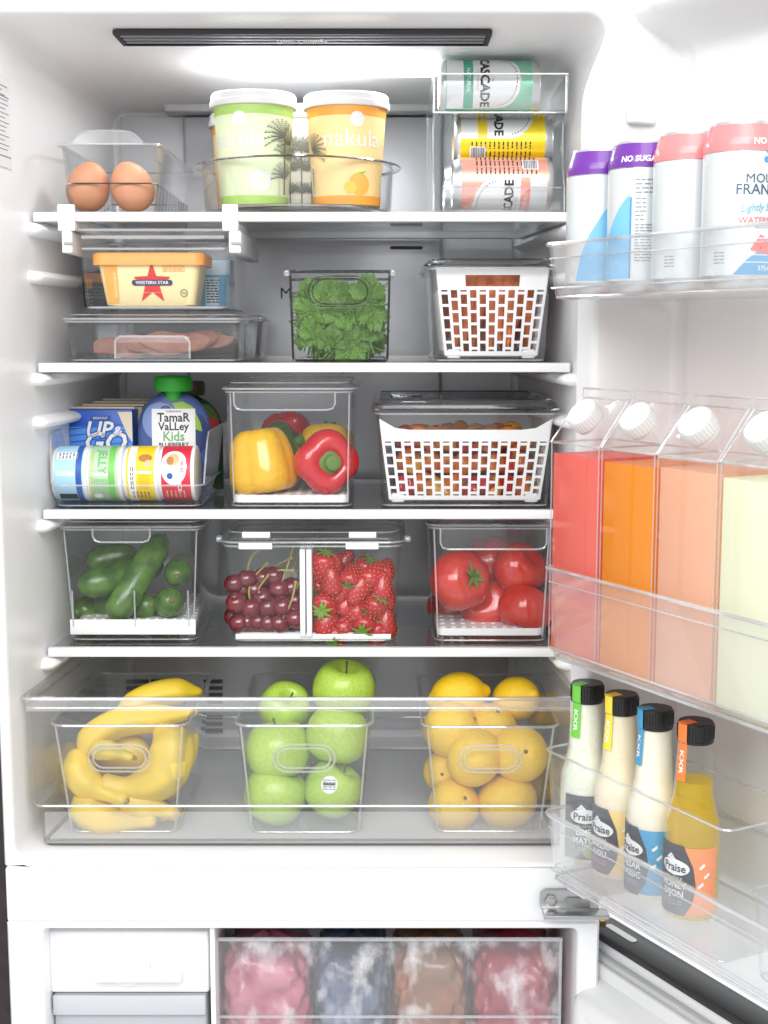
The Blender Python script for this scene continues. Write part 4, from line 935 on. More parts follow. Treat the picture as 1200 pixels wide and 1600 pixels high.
# cartons
colour('carton_blue', (.02, .10, .50), rough=.35); colour('carton_sky', (.10, .30, .78), rough=.35); colour('carton_cream', (.80, .68, .52), rough=.4); colour('carton_foil', (.45, .43, .42), rough=.4)
yc = .125; cz = Z3 + .0042; cxx = xat(158, 690, yc); cw = xat(208, 690, yc) - xat(107, 690, yc); ch = zat(640, yc) - cz
cl = ['blue drink carton at the front of its row in the snack bin', 'second drink carton of the row, behind the blue front one', 'third drink carton of the row in the snack bin', 'last drink carton at the back of its row in the snack bin']
for k in range(4):
    o = thing('drink_carton', cl[k], 'carton', (cxx + k * .0075, yc + k * .0335, cz), (0, 0, -.06), 'drink cartons in the snack bin')
    b = B(); b.rbox(-cw / 2, cw / 2, 0, .031, 0, ch + k * .002, .0015); b.build('carton_body', 'carton_blue' if k == 0 else 'carton_foil', o)
    b = B(); b.rbox(-cw / 2, cw / 2, .012, .0175, ch + k * .002 + .0002, ch + k * .002 + .0032, .001); b.build('top_seam', 'carton_cream', o)
    if k: continue
    ik = Ink(on_front(0, 0, 0)); ik.rect(-cw / 2 + .001, .002, cw / 2 - .001, ch * .80, 'carton_sky', .0002)
    for q in range(7): ik.poly([(-cw / 2 + .001, ch * .3 + q * .009), (cw / 2 - .001, ch * .42 + q * .008), (cw / 2 - .001, ch * .43 + q * .008), (-cw / 2 + .001, ch * .315 + q * .009)], 'carton_blue', .0004, rows=6, step=.05)
    ik.poly([(cw / 2 - .020, ch - .003), (cw / 2 - .0005, ch - .003), (cw / 2 - .0005, ch * .62), (cw / 2 - .007, ch * .70)], 'carton_cream', .0005)
    ik.rect(-.014, ch - .015, .014, ch - .008, 'ink_blue', .0006); ik.text('BREAKFAST', .0, ch - .0115, .0042, 'ink_white', .0008, sx=.9)
    ik.text('UP', -.004, ch * .76, .030, 'ink_blue', .0006, bold=.07, shear=.25); ik.text('UP', -.004, ch * .76, .030, 'ink_white', .0009, bold=.02, shear=.25); ik.text('&', .022, ch * .745, .018, 'ink_white', .0009, bold=.03, shear=.25)
    ik.text('GO', .004, ch * .61, .038, 'ink_blue', .0006, bold=.07, shear=.25); ik.text('GO', .004, ch * .61, .038, 'ink_white', .0009, bold=.02, shear=.25)
    ik.text('VANILLA ICE', .0, ch * .10, .009, 'ink_white', .0008, bold=.02); ik.build(o)
# pouches
colour('pouch_blue', (.09, .14, .36), rough=.3, var=.4, vscale=30); colour('pouch_dark', (.10, .05, .05), rough=.3, var=.5, vscale=25, col2=(.02, .08, .03)); colour('cap_green', (.03, .40, .03), rough=.35)
colour('berry_dark', (.04, .06, .18), rough=.4); colour('berry_light', (.22, .30, .58), rough=.4); colour('pouch_leaf', (.28, .50, .05), rough=.4); colour('pouch_red', (.45, .03, .03), rough=.4)
def pouch(label, px, y, body, capm, label_on, dz=0):
    hh = zat(612, y) - cz + dz; x = xat(px, 660, y)
    o = thing('fruit_pouch', label, 'pouch', (x, y, cz), (0, 0, .10), 'fruit pouches in the snack bin'); b = B(); R = []
    for t in [k / 14 for k in range(15)]:
        w = .049 if t < .62 else .049 * math.sqrt(max(.03, 1 - ((t - .62) / .40) ** 2)); th = .016 * math.sin(PI * min(1, .12 + t * .8)) + .002
        R.append([(w * math.cos(a), th * math.copysign(abs(math.sin(a)) ** 1.3, math.sin(a)), t * hh) for a in [2 * PI * k / 28 for k in range(28)]])
    b.skin(R); b.build('pouch_body', body, o, 70)
    b = B(); b.lathe([(.0001, hh - .012), (.011, hh - .012), (.0115, hh - .002), (.012, hh), (.024, hh + .001), (.0255, hh + .004), (.0255, hh + .017), (.023, hh + .021), (.0001, hh + .022)], 28, fx=lambda a, r, z: (r * (1 + (.012 * math.cos(24 * a) if r > .02 else 0)), z)); b.build('cap', capm, o, 40)
    def fn(u, v, off):
        t = v / hh; w = .049 if t < .62 else .049 * math.sqrt(max(.03, 1 - ((t - .62) / .40) ** 2)); th = .016 * math.sin(PI * min(1, .12 + t * .8)) + .002
        s = max(-1, min(1, u / w)); return (u, -th * (math.sqrt(max(0, 1 - s * s)) ** 1.3) - off - .0004, v)
    ik = Ink(fn)
    if label_on:
        ik.disc(-.018, hh * .72, .024, .026, 'berry_light', .0003); ik.disc(-.010, hh * .83, .008, .006, 'berry_dark', .0006); ik.disc(.030, hh * .60, .016, .028, 'berry_dark', .0003)
        for q in range(5): a = q * 1.257; ik.poly([(-.010 + .003 * math.cos(a), hh * .83 + .002 * math.sin(a)), (-.010 + .011 * math.cos(a + .2), hh * .83 + .008 * math.sin(a + .2)), (-.010 + .003 * math.cos(a + .7), hh * .83 + .002 * math.sin(a + .7))], 'berry_dark', .0007, rows=4)
        ik.poly([(-.002, hh * .90), (.012, hh * .91), (.026, hh * .86), (.036, hh * .70), (.038, hh * .62), (.022, hh * .66), (.008, hh * .78)], 'pouch_leaf', .0008)
        ik.rect(-.029, hh * .30, .029, hh * .84, 'ink_white', .0010)
        for i, (tx_, vv, sz, c) in enumerate((('TASMANIAN', .815, .004, 'ink_grey'), ('TamaR', .755, .0165, 'ink_black'), ('VaLLey', .67, .0150, 'ink_black'), ('Kids', .575, .0180, 'ink_green'), ('BLUEBERRY', .495, .0085, 'ink_black'), ('YOGHURT', .43, .008, 'ink_black'))):
            ik.text(tx_, 0, hh * vv, sz, c, .0014, bold=.02, sx=.92)
    else: ik.disc(.026, hh * .70, .018, .026, 'pouch_red', .0004); ik.poly([(0, hh * .9), (.03, hh * .92), (.045, hh * .75), (.02, hh * .8)], colour('pouch_leaf_dark', (.06, .16, .03)), .0006)
    ik.build(o)
pouch('blue fruit pouch with green cap and white label in the snack bin', 272, .130, 'pouch_blue', 'cap_green', True)
pouch('dark red and green fruit pouch behind the blue pouch', 293, .190, 'pouch_dark', 'pouch_dark', False, -.006)

# --- lidded boxes with draining trays
def produce_box(name, label, y, z, top, bot, depth, lidh, grip=None, traycells=(11, 8), tz=.012, over=.004, smoke='clear'):
    o, w1, w0, h = clear_bin(name, label, 'food box', y, z + .0006, top, bot, depth, r=.014, flange=.001, er=.0013, mat='clear', base_edge=True)
    L_ = lid(o, w1, depth, h + .0004, .015, lidh, over, smoke)
    if grip:
        gx0, gx1, g0, g1 = grip; f = lambda px, py: (xat(px, py, y) - o.location.x, zat(py, y) - z - .0006)
        (x0, zz1), (x1, zz0) = f(gx0, g0), f(gx1, g1); lid_grip(L_, x0, x1, zz0, zz1, -.0065)
    if traycells: tray(o, w0 - .014, depth - (w1 - w0) - .014, tz, depth / 2, *traycells)
    for sx in (-1, 1): b = B(); b.tube([(sx * (w0 / 2 - .006), .0022 + (w1 - w0) / 2, .006), (sx * (w1 / 2 - .006), .002, h - .003)], .0011, 6); b.build('corner_edge', 'edge', o)
    return o, w1, w0, h
o, w1, w0, h = produce_box('pepper_box', 'tall clear lidded box of bell peppers on the third shelf', .018, Z3, (352, 553, 611), (356, 548, 796), .23, .010, (366, 524, 613, 640), (10, 9), .014, .005)
sc = .083
for c, px, py, y, rot, s, lab in (('yellow', 410, 722, .072, (.12, 3.05, .5), .088, 'yellow bell pepper standing at the front of the pepper box'), ('red', 506, 722, .072, (1.50, .12, .3), .083, 'red bell pepper with its green stem turned to the front'),
                            ('green', 432, 708, .150, (1.0, .5, 1.2), .076, 'dark green bell pepper behind the front yellow one'), ('red', 447, 690, .205, (.5, .8, 2), .075, 'red bell pepper at the back behind the front yellow one'), ('yellow', 512, 706, .158, (-.35, .15, .2), .074, 'yellow bell pepper with upright green stem behind the front red one')):
    p = at(px, py, y); 
    put(PEP[c], 'bell_pepper', lab, 'pepper', p, rot, s, 'bell peppers')
o, w1, w0, h = clear_bin('basket_bin', 'wide clear lidded bin around the long white basket', 'storage bin', .018, Z3 + .0006, (588, 868, 645), (600, 862, 796), .26, r=.012, flange=.002, er=.0014)
L_ = lid(o, w1, .26, h + .0005, .014, .016, .006, 'clear_smoke', 'edge_smoke')
bo, bcx, bw1, bw0, bh, bd = basket('long white lattice basket of mini peppers on the third shelf', .028, Z3 + .0045, (594, 862, 655), (612, 846, 784), .20, 17, 5, 690, scoop=.13)
R = random.Random(9); k = 0
for lay in range(3):
    for j in range(3):
        for i in range(9):
            col = R.choice(('orange', 'yellow', 'orange', 'red', 'orange')); x = lerp(-bw0 / 2 + .022, bw0 / 2 - .022, i / 8) + R.uniform(-.003, .003)
            if i == 0 and lay == 2: col = 'red'
            put(MINI[col], 'mini_pepper', '%s mini pepper, %s layer, %s row, %s from the pepper box' % (col, ['bottom', 'middle', 'top'][lay], ['front', 'middle', 'back'][j], ORD[i]), 'mini pepper', (bcx + x, .028 + .044 + j * .046, Z3 + .024 + lay * .030 + R.uniform(-.002, .002)), (R.uniform(1.1, 2.0), R.uniform(-.3, .3), R.uniform(-.9, .9) + PI * (R.random() < .3)), .0285 + R.uniform(-.002, .001), 'mini peppers in the long basket')

# ================================================================== fourth level
o, w1, w0, h = produce_box('cucumber_box', 'clear lidded box of cucumbers with a white draining tray', .030, Z4, (92, 314, 826), (102, 303, 1003), .23, .008, (146, 236, 824, 846), (13, 10), .022, .003)
cxo = o.location.x
for sx in (-.42, 0.02, .40):
    b = B(); b.tube([(sx * w1, .001, .022), (sx * w1, -.0005, h * .46)], .0011, 6); b.build('wall_rib', 'edge', o)
b = B(); b.rbox(-w0 / 2 + .002, w0 / 2 - .002, .0030, .0042, .010, .030, .0005); b.build('tray_front', 'white_plastic', o)
cuc = [[(122, 915, .070), (165, 908, .08), (210, 893, .115), (250, 878, .16)], [(174, 968, .058), (198, 932, .064), (228, 882, .09), (256, 838, .128)], [(135, 885, .13), (170, 872, .14), (215, 868, .15)],
       [(290, 880, .20), (282, 890, .14), (276, 900, .075)], [(140, 945, .13), (200, 950, .11), (240, 945, .08)], [(250, 970, .17), (262, 945, .10), (268, 938, .062)], [(128, 955, .10), (150, 948, .15), (180, 940, .21)]]
cr = [.0195, .0190, .019, .0195, .020, .020, .019]
clab = ['cucumber pointing at the side wall, upper front of the box', 'long cucumber leaning upright at the front middle of the box', 'dark cucumber lying at the back top near the side wall', 'cucumber seen end-on, upper end near the berry box', 'cucumber lying low behind the leaning one', 'cucumber seen end-on, low, near the berry box', 'dark cucumber at the bottom corner near the side wall']
for k, P in enumerate(cuc):
    pts = spline([at(*p) for p in P], 7); n = len(pts); c0 = pts[n // 2].copy(); b = B(); R = random.Random(k)
    rad = [cr[k] * (min(1, math.sqrt(max(.02, 1 - (1 - min(1, (i + .15) / 4.2)) ** 2))) * min(1, math.sqrt(max(.02, 1 - (1 - min(1, (n - 1 - i + .15) / 4.2)) ** 2)))) * (1 + R.uniform(-.02, .02)) for i in range(n)]
    b.tube([p - c0 for p in pts], rad, 20); 
    co = b.build('cucumber', 'cucumber_skin', None, 80, c0); tag(co, clab[k], 'cucumber', 'cucumbers in the lidded box')
    b = B(); t = (pts[-1] - pts[-2]).normalized(); b.tube([pts[-1] - c0 - t * .001, pts[-1] - c0 + t * .003], [.004, .003], 8); b.build('stem_end', 'stem_brown', co)
# berries
o, w1, w0, h = clear_bin('berry_box', 'wide clear lidded box split between cherries and strawberries', 'food box', .024, Z4 + .0006, (349, 627, 852), (356, 614, 1002), .20, r=.016, flange=.001, er=.0014)
bxo, byo = o.location.x, .024
L_ = lid(o, w1, .20, h + .0004, .018, .016, .005, 'clear_soft')
for px0, px1 in ((378, 422), (545, 588)):
    x0, x1 = xat(px0, 850, .02) - bxo, xat(px1, 850, .02) - bxo
    b = B(); b.rbox(x0, x1, -.003, .004, h + .010, h + .0175, .001); b.build('lid_latch', 'white_plastic', L_)
    b = B(); b.rbox(x0 - .004, x1 + .003, -.0085, -.0058, h - .004, h + .004, .001); b.build('lid_latch', 'white_plastic', L_)
b = B(); b.tube([(-.045, .10, h + .018), (-.040, .10, h + .026), (.045, .10, h + .026), (.050, .10, h + .018)], .0018, 6); b.build('lid_handle', 'edge', L_)
for sx in (-1, 1):
    b = B(); b.lathe([(.0001, -.005), (.004, -.004), (.005, 0), (.004, .004), (.0001, .005)], 12); b.build('lid_tab', 'edge', L_, 50, (sx * (w1 / 2 + .0085), .03, h + .004), (0, PI / 2, 0))
dx = xat(478, 930, .03) - bxo
b = B(); b.rbox(dx - .0078, dx - .0008, .004, .19, .008, h - .006, .001); b.build('divider', 'white_plastic', o)
b = B(); b.rbox(dx + .0008, dx + .0078, .004, .19, .008, h - .006, .001); b.build('divider', 'white_plastic', o)
tray(o, w0 - .014, .20 - (w1 - w0) - .014, .0105, .10, 14, 9, r=.014)
b = B(); b.rbox(-w0 / 2 + .006, w0 / 2 - .006, .0072, .0085, .004, .011, .0005); b.build('tray_front', 'white_plastic', o)
R = random.Random(4)
ch_pos = [(366, 912, .6, 0), (386, 905, .8, 1), (412, 902, 1.2, 0), (428, 900, .9, 0), (456, 955, .4, 0), (350 + 50, 988, .6, 0), (369, 942, 0, 0), (378, 920, 1, 0), (398, 921, 1, 1), (393, 950, 0, 1), (419, 948, 0, 0), (436, 920, .6, 1), (441, 947, 0, 0), (374, 974, 0, 0), (404, 976, .3, 1), (437, 974, 0, 1), (461, 966, 0, 0), (462, 938, .9, 1), (415, 926, 1.6, 1), (385, 968, 1, 0), (422, 972, 1.1, 0), (450, 985, .8, 0), (366, 962, 1.3, 0), (447, 932, 1.9, 1), (380, 938, 1.8, 0), (405, 958, 1.9, 0), (410, 934, .5, 0), (455, 918, 1.0, 0), (386, 985, .2, 0), (420, 988, .1, 0)]
rows = sorted(range(len(ch_pos)), key=lambda i: (ch_pos[i][2] > .45, round(-ch_pos[i][1] / 26), ch_pos[i][0]))
for i, k in enumerate(rows):
    px, py, d, st_ = ch_pos[k]; y = byo + .020 + d * .022; p = at(px, py, y); p.z = max(p.z, Z4 + .0115 + .0125)
    lay = 'low' if py > 958 else 'high' if py < 928 else 'mid-height'
    put(CHERRY[k % 4] if st_ else CHERRY_BARE, 'cherry', 'dark red cherry, %s in the %s of the pile, number %s from the bottom up' % (lay, 'back' if d > .45 else 'front', (ORD + ['fifteenth', 'sixteenth', 'seventeenth', 'eighteenth', 'nineteenth', 'twentieth', 'twenty-first', 'twenty-second', 'twenty-third', 'twenty-fourth', 'twenty-fifth', 'twenty-sixth', 'twenty-seventh', 'twenty-eighth', 'twenty-ninth', 'thirtieth'])[i]), 'cherry', p, (R.uniform(-.3, .8), R.uniform(-.4, .4), R.uniform(-.8, .8)), .0285, 'cherries')
sb = [(505, 883, 0.3, 1, 'yellow-tipped strawberry with leafy top high against the divider'), (520, 912, 0, 0, 'plump strawberry in the front upper middle'), (548, 903, 0, 2, 'strawberry high in front beside the plump one'), (570, 888, .8, 1, 'frosted strawberry high at the back'), (597, 920, .2, 0, 'strawberry against the side wall, halfway up'),
      (508, 945, 0, 2, 'orange-red strawberry against the divider, halfway up'), (540, 945, .3, 0, 'strawberry in the middle of the pile'), (585, 948, 0, 1, 'bright strawberry low by the side wall'), (510, 975, 0, 0, 'strawberry at the bottom against the divider'), (540, 978, .2, 2, 'unripe yellow strawberry at the bottom middle'),
      (570, 975, 0, 2, 'strawberry with its leafy top facing out at the bottom'), (602, 978, .2, 0, 'strawberry in the bottom corner by the side wall'), (532, 885, 1.4, 0, 'strawberry at the back near the top of the pile'), (600, 893, 1, 2, 'strawberry high in the far corner'), (560, 930, 1.2, 1, 'strawberry behind the middle of the pile'), (555, 958, .1, 3, 'strawberry with leaves turned up in the lower middle'), (527, 930, .9, 2, 'strawberry behind the plump front one'), (575, 925, .6, 0, 'strawberry set back in the middle near the side wall'), (525, 962, .9, 1, 'strawberry deep in the lower middle'), (592, 965, .9, 2, 'strawberry deep in the lower corner'), (562, 905, 1.1, 0, 'strawberry deep near the top, in the middle'), (500, 915, .9, 2, 'strawberry deep against the divider'), (533, 925, .2, 0, 'strawberry just below the plump front one'), (562, 918, 0, 1, 'strawberry in front, right of the pile centre and high'), (600, 945, .5, 0, 'strawberry pressed to the side wall below halfway'), (525, 990, .1, 2, 'strawberry on the floor near the divider'), (588, 988, .1, 1, 'strawberry on the floor near the side wall'), (580, 900, .3, 2, 'strawberry high in front near the side wall'), (505, 962, .6, 1, 'strawberry set back low against the divider'), (545, 925, .7, 2, 'strawberry set back in the centre'), (520, 890, .6, 0, 'strawberry set back at the top near the divider'), (560, 940, .4, 0, 'strawberry in the centre just above the leafy one')]
rots = [(PI + .3, .3, .4), (.35, .25, 1.1), (2.2, .5, .3), (1.45, .2, .6)]
plain('strawberry_unripe', (.75, .38, .10), .3, var=.4, vscale=40, col2=(.62, .12, .04))
for k, (px, py, d, r, lab) in enumerate(sb):
    p = at(px, py, byo + .024 + d * .026); rt = rots[r]
    so = put(BERRY, 'strawberry', lab, 'strawberry', p, (rt[0] + R.uniform(-.3, .3), rt[1] + R.uniform(-.4, .4), rt[2] + R.uniform(-.8, .8)), R.uniform(.031, .038), 'strawberries')
# tomatoes
o, w1, w0, h = produce_box('tomato_box', 'clear lidded box of red tomatoes on the lowest shelf', .026, Z4, (671, 866, 824), (682, 860, 1004), .23, .010, (688, 853, 824, 857), (10, 9), .016, .004)
for px, py, y, s, rt, cal, lab in ((718, 907, .075, .080, (1.25, .75, 0), 1, 'large tomato with green leafy stem at the front near the berry box'), (812, 888, .100, .072, (.9, -.2, 1), 0, 'tomato high at the front near the door'), (820, 952, .072, .072, (.5, .3, 2), 0, 'tomato low at the front near the door'), (762, 945, .115, .076, (2.0, .2, 3), 0, 'tomato low in the middle of the box'),
                              (762, 880, .150, .078, (.3, .5, 4), 0, 'tomato high at the back of the box'), (705, 950, .165, .068, (.3, .5, 1), 0, 'tomato at the back bottom behind the large one')):
    p = at(px, py, y); put(TOMATO if cal else TOMATO_BALD, 'tomato', lab, 'tomato', p, rt if not cal else Vector((.60, -.74, .30)).to_track_quat('Z', 'X').to_euler(), s * 1.02, 'tomatoes')

# ================================================================== crisper drawer
yq = -.095; zq = zat(1329, yq); 
x0, x1 = xat(31, 1098, yq), .2420
o = thing('crisper_drawer', 'full-width clear crisper drawer holding three fruit bins', 'drawer', ((x0 + x1) / 2, yq, zq)); wq = x1 - x0; hq = zat(1096, yq) - zq; zst = zat(1272, yq) - zq
b = B(); dq = .40
P = [(.012, 0), (.012, .002), (.012, zst), (.002, zst + .006), (0, zst + .012), (0, hq)]
def fr_(y, z): return y
R = []
w_ = lambda y: wq / 2 - .052 * (y / .50)
prof = [(-1, 0)]
out = [[(p[0] * (1 - .0), p[1] + dq / 2 + .006, z) for p in rr(wq - e, dq - e, .014)] for e, z in ((.034, 0), (.026, .002), (.024, .008), (.022, zst), (.006, zst + .004), (.002, zst + .010), (0, hq), (-.006, hq), (-.006, hq + .004), (.008, hq + .004), (.008, hq - .008), (.012, zst + .012), (.028, zst + .004), (.030, .008), (.036, .004))]
tp_ = lambda p: (p[0] * (1 - .115 * max(0, p[1]) / dq), p[1], p[2])
b.skin([[tp_(p) for p in r] for r in out]); b.build('drawer_body', 'clear_drawer', o)
b = B()
for e, z, rad in ((-.006, hq + .002, .0024), (.0, hq - .010, .0013), (.012, zst + .006, .0016)):
    b.loop([tp_((p[0], p[1] + dq / 2 + .006, z)) for p in rr(wq - e, dq - e, .014)], rad)
b.build('rim', 'edge', o)
b = B(); b.loop([tp_((p[0], p[1] + dq / 2 + .006, .0022)) for p in rr(wq - .030, dq - .030, .014)], .0028); b.build('base_edge', colour('base_dark', (.10, .10, .10), rough=.4), o)
b = B(); b.hexa([(-wq / 2 + .024, .028, .0045), (wq / 2 - .024, .028, .0045), (wq / 2 - .066, .385, .0045), (-wq / 2 + .066, .385, .0045), (-wq / 2 + .024, .028, .0053), (wq / 2 - .024, .028, .0053), (wq / 2 - .066, .385, .0053), (-wq / 2 + .066, .385, .0053)]); b.build('drawer_floor_shade', colour('floor_shade_grey', (.58, .585, .595), rough=.4), o)  # added grey sheet; its tone stands in for dimmer light on the floor
b = B(); b.rbox(-wq / 2 + .022, wq / 2 - .022, .0130, .0145, .004, zst - .002, .0005); b.build('front_lip', 'clear_door', o)
b = B(); b.rbox(-wq / 2 + .006, wq / 2 - .006, .0005, .0035, hq - .013, hq + .001, .001); b.build('top_band', 'clear_door', o)
# fruit bins
def fbin(name, label, top, bot):
    o, w1, w0, h = clear_bin(name, label, 'storage bin', -.066, zq + .0055, top, bot, .255, r=.016, flange=.002, er=.0018, group='fruit bins in the crisper', handle=None, mat='clear')
    lean = (w1 - w0) / 2 / h; b = B(); hx, hz = 0, h * .70
    for sw, sh in ((.078, .036), (.066, .026)):
        b.loop([(hx + p[0], (w1 - w0) / 2 - lean * (hz + p[1]) - .0016, hz + p[1]) for p in stadium(sw, sh)], .0014)
    b.build('handle', 'edge', o)
    for sx in (-1, 1): b = B(); b.tube([(sx * (w0 / 2 - .005), (w1 - w0) / 2 + .004, .004), (sx * (w1 / 2 - .005), .004, h - .003)], .0013, 6); b.build('corner_edge', 'edge', o)
    return o
fbin('banana_bin', 'clear bin of bananas in the crisper, beside the side wall', (79, 290, 1132), (103, 278, 1303))
fbin('apple_bin', 'clear bin of green apples in the middle of the crisper', (369, 580, 1132), (388, 568, 1303))
fbin('citrus_bin', 'clear bin of lemons and oranges in the crisper, nearest the door', (662, 872, 1134), (677, 850, 1303))
A = [(430, 1243, .0, 48, (.3, .3, 1), 'green apple at the bottom front, nearest the bananas'), (520, 1233, .0, 45, (.5, -.3, 2), 'green apple with a round sticker at the bottom front'), (434, 1172, .012, 52, (.2, .1, 3), 'green apple in the middle layer, nearest the bananas'), (527, 1150, .010, 50, (-.15, .3, .6), 'green apple in the middle layer, nearest the citrus bin'),
     (446, 1106, .075, 42, (.75, .1, .3), 'green apple with stem hollow showing, on top nearest the bananas'), (538, 1078, .060, 50, (.15, -.2, 1.4), 'topmost green apple, rising above the bin'), (430, 1230, .085, 44, (.5, .5, .5), 'green apple hidden behind the bottom one nearest the bananas'), (515, 1225, .09, 44, (.2, .5, 1.5), 'green apple hidden behind the one with the sticker')]
for px, py, d, r, rot, lab in A:
    y = -.066 + .052 + d; ao = put(APPLE, 'apple', lab, 'apple', at(px, py, y), rot, tuple(2 * r / 1262 * q for q in (random.uniform(.97, 1.03), random.uniform(.97, 1.03), random.uniform(.92, 1.02))), 'green apples')
    if 'sticker' in lab:
        s_ = 2 * r / 1262 * .96; c = at(px, py, y); v = (Vector((0, YC, ZC)) - c).normalized(); v = (v + Vector((-.12, 0, .16))).normalized(); q = v.to_track_quat('Z', 'Y')
        from mathutils.bvhtree import BVHTree
        Mw = Matrix.LocRotScale(ao.location, ao.rotation_euler, ao.scale)
        bv = BVHTree.FromPolygons([Mw @ x.co for x in ao.data.vertices], [tuple(x.vertices) for x in ao.data.polygons])
        def stick(u, w, off):
            h_ = bv.ray_cast(c + q @ Vector((u, w, .2)), -(q @ Vector((0, 0, 1))))[0]
            return tuple((h_ or c) + q @ Vector((0, 0, off)))
        ik = Ink(stick)
        ik.disc(0, 0, .0105, .0115, 'ink_white', .001); ik.lines(-.008, -.007, .008, .007, 5, 'ink_grey', .0014); ik.rect(-.008, -.0012, .008, .0018, 'ink_black', .0016)
        for m_, b_ in ik.b.items():
            ob = b_.build('fruit_sticker', m_, None, 60); ob.parent = ao; ob.matrix_parent_inverse = (Matrix.LocRotScale(ao.location, ao.rotation_euler, ao.scale)).inverted()
C_ = [('L', 716, 1088, .075, 46, (.2, 1.35, .2), 'large yellow lemon on top, nearest the apples'), ('L', 806, 1092, .080, 42, (.3, 1.2, -.5), 'yellow lemon on top, in the middle of the citrus bin'), ('L', 858, 1108, .11, 34, (.4, .9, .3), 'yellow lemon on top at the far side of the citrus bin'),
      ('O', 705, 1140, .035, 44, (1, .5, 1), 'orange high in the bin nearest the apples'), ('O', 765, 1142, .055, 44, (.4, .3, 0), 'pale orange behind the handle, high in the bin'), ('O', 741, 1183, .0, 45, (.6, 2.2, .8), 'large smooth orange behind the left of the oval handle'), ('O', 812, 1178, .004, 42, (1.15, .35, 0), 'orange with its navel facing out, right of the oval handle'),
      ('O', 696, 1205, .04, 34, (1.3, -.9, 0), 'small orange behind, halfway down nearest the apples'), ('O', 709, 1258, .0, 39, (.95, .25, .4), 'small orange at the bottom nearest the apples'), ('O', 792, 1252, .006, 45, (2.6, .2, 1), 'large orange at the bottom nearest the door'), ('O', 845, 1215, .07, 36, (1.6, 1.2, 0), 'orange at the far side, halfway down')]
for t, px, py, d, r, rot, lab in C_:
    put(LEMON if t == 'L' else ORANGE, 'lemon' if t == 'L' else 'orange', lab, 'lemon' if t == 'L' else 'orange', at(px, py, -.066 + .050 + d), rot, tuple(2 * r / 1262 * (1.02 if t == 'L' else 1.09) * q for q in (random.uniform(.97, 1.03), random.uniform(.97, 1.03), random.uniform(.95, 1.04))), 'lemons' if t == 'L' else 'oranges')
BN = [([(180, 1122, .10), (225, 1092, .11), (270, 1080, .12), (316, 1082, .13)], 20, 'banana lying highest at the back of the bin'), ([(128, 1185, .015), (148, 1150, .02), (190, 1128, .035), (245, 1122, .05), (308, 1112, .065)], 21, 'banana bent along the rim of the bin'),
      ([(250, 1135, .035), (268, 1170, .016), (252, 1212, .008), (205, 1230, .004), (158, 1222, .004)], 29, 'large banana curling round the oval handle'), ([(118, 1170, .015), (126, 1210, .005), (152, 1232, .002), (198, 1252, -.008)], 21, 'banana with its tip pointing down to the middle of the bin'),
      ([(140, 1172, .0), (170, 1172, -.008), (208, 1184, -.010)], 13, 'short banana end showing inside the oval handle'), ([(272, 1178, .0), (270, 1205, .0), (258, 1238, .004)], 17, 'banana standing upright by the apple-side wall'), ([(122, 1240, .008), (140, 1270, .0), (185, 1284, -.002), (245, 1281, -.008)], 22, 'banana lying lowest on the floor of the bin'),
      ([(185, 1240, .012), (230, 1262, .006), (282, 1272, .004)], 21, 'banana low in the bin, nearest the apple-side wall'), ([(115, 1200, .07), (180, 1235, .08), (260, 1240, .075)], 24, 'banana behind the others, low down'), ([(110, 1160, .09), (120, 1225, .09), (150, 1270, .08)], 22, 'banana standing behind by the side wall'), ([(150, 1165, .060), (205, 1180, .058), (245, 1222, .055)], 29, 'banana filling the middle of the bin behind the handle'), ([(290, 1130, .10), (285, 1180, .09), (262, 1250, .07)], 20, 'banana standing behind by the apple-side wall')]
for k, (P, r, lab) in enumerate(BN):
    pts = spline([at(px, py, -.066 + .028 + d) for px, py, d in P], 9); n = len(pts); c0 = pts[n // 2].copy(); rr_ = r * 1.16 / 1262
    def rf(i):
        t = i / (n - 1); a = min(1, .42 + .58 * sm(0, .22, t)) * (min(1, .34 + .66 * sm(0, .30, 1 - t)) if k < 2 else .46 + .54 * sm(.14, .52, 1 - t)); return rr_ * a * (1.08 if k > 1 else 1)
    b = B(); b.tube([p - c0 for p in pts], [rf(i) * (.6 if i in (0, n - 1) else 1) for i in range(n)], 30, lob=.045); bo = b.build('banana', 'banana_skin', None, 60, c0); tag(bo, lab, 'banana', 'bananas')
    t = (pts[-1] - pts[-2]).normalized(); b = B(); b.tube([pts[-1] - c0 - t * .001, pts[-1] - c0 + t * .003, pts[-1] - c0 + t * .005], [rf(n - 1) * .62, rf(n - 1) * .5, rf(n - 1) * .2], 8); b.build('tip', 'banana_tip', bo)
# ================================================================== door bins and what stands in them
def dloc(s, h, z): p = door(s, h, z); return (p.x, p.y, p.z)
HB = .176
def door_bin(label, py_rim, py_bot, px=851, s1=.60, lipw=.010):
    s0, z1 = atd(px, py_rim, HB); _, z0 = atd(px + 8, py_bot, HB)
    w = s1 - s0; h = z1 - z0
    o, *_ = clear_bin('door_bin', label, 'door bin', None, None, None, None, .166, r=.012, t=.003, flange=.0015, mat='clear_door', er=.0022, rot=ROT, loc=dloc(s0 + w / 2, HB, z0), w=(w, w - .012), h=h, dd=.156, group='clear door bins')
    b = B(); b.tube([(-w / 2 + .008, .001, h - .016), (w / 2 - .008, .001, h - .016)], .0009, 6); b.tube([(-w / 2 + .008, .004, .012), (w / 2 - .008, .004, .012)], .0012, 6); b.build('moulded_line', 'edge', o)
    return o, s0, z0, h
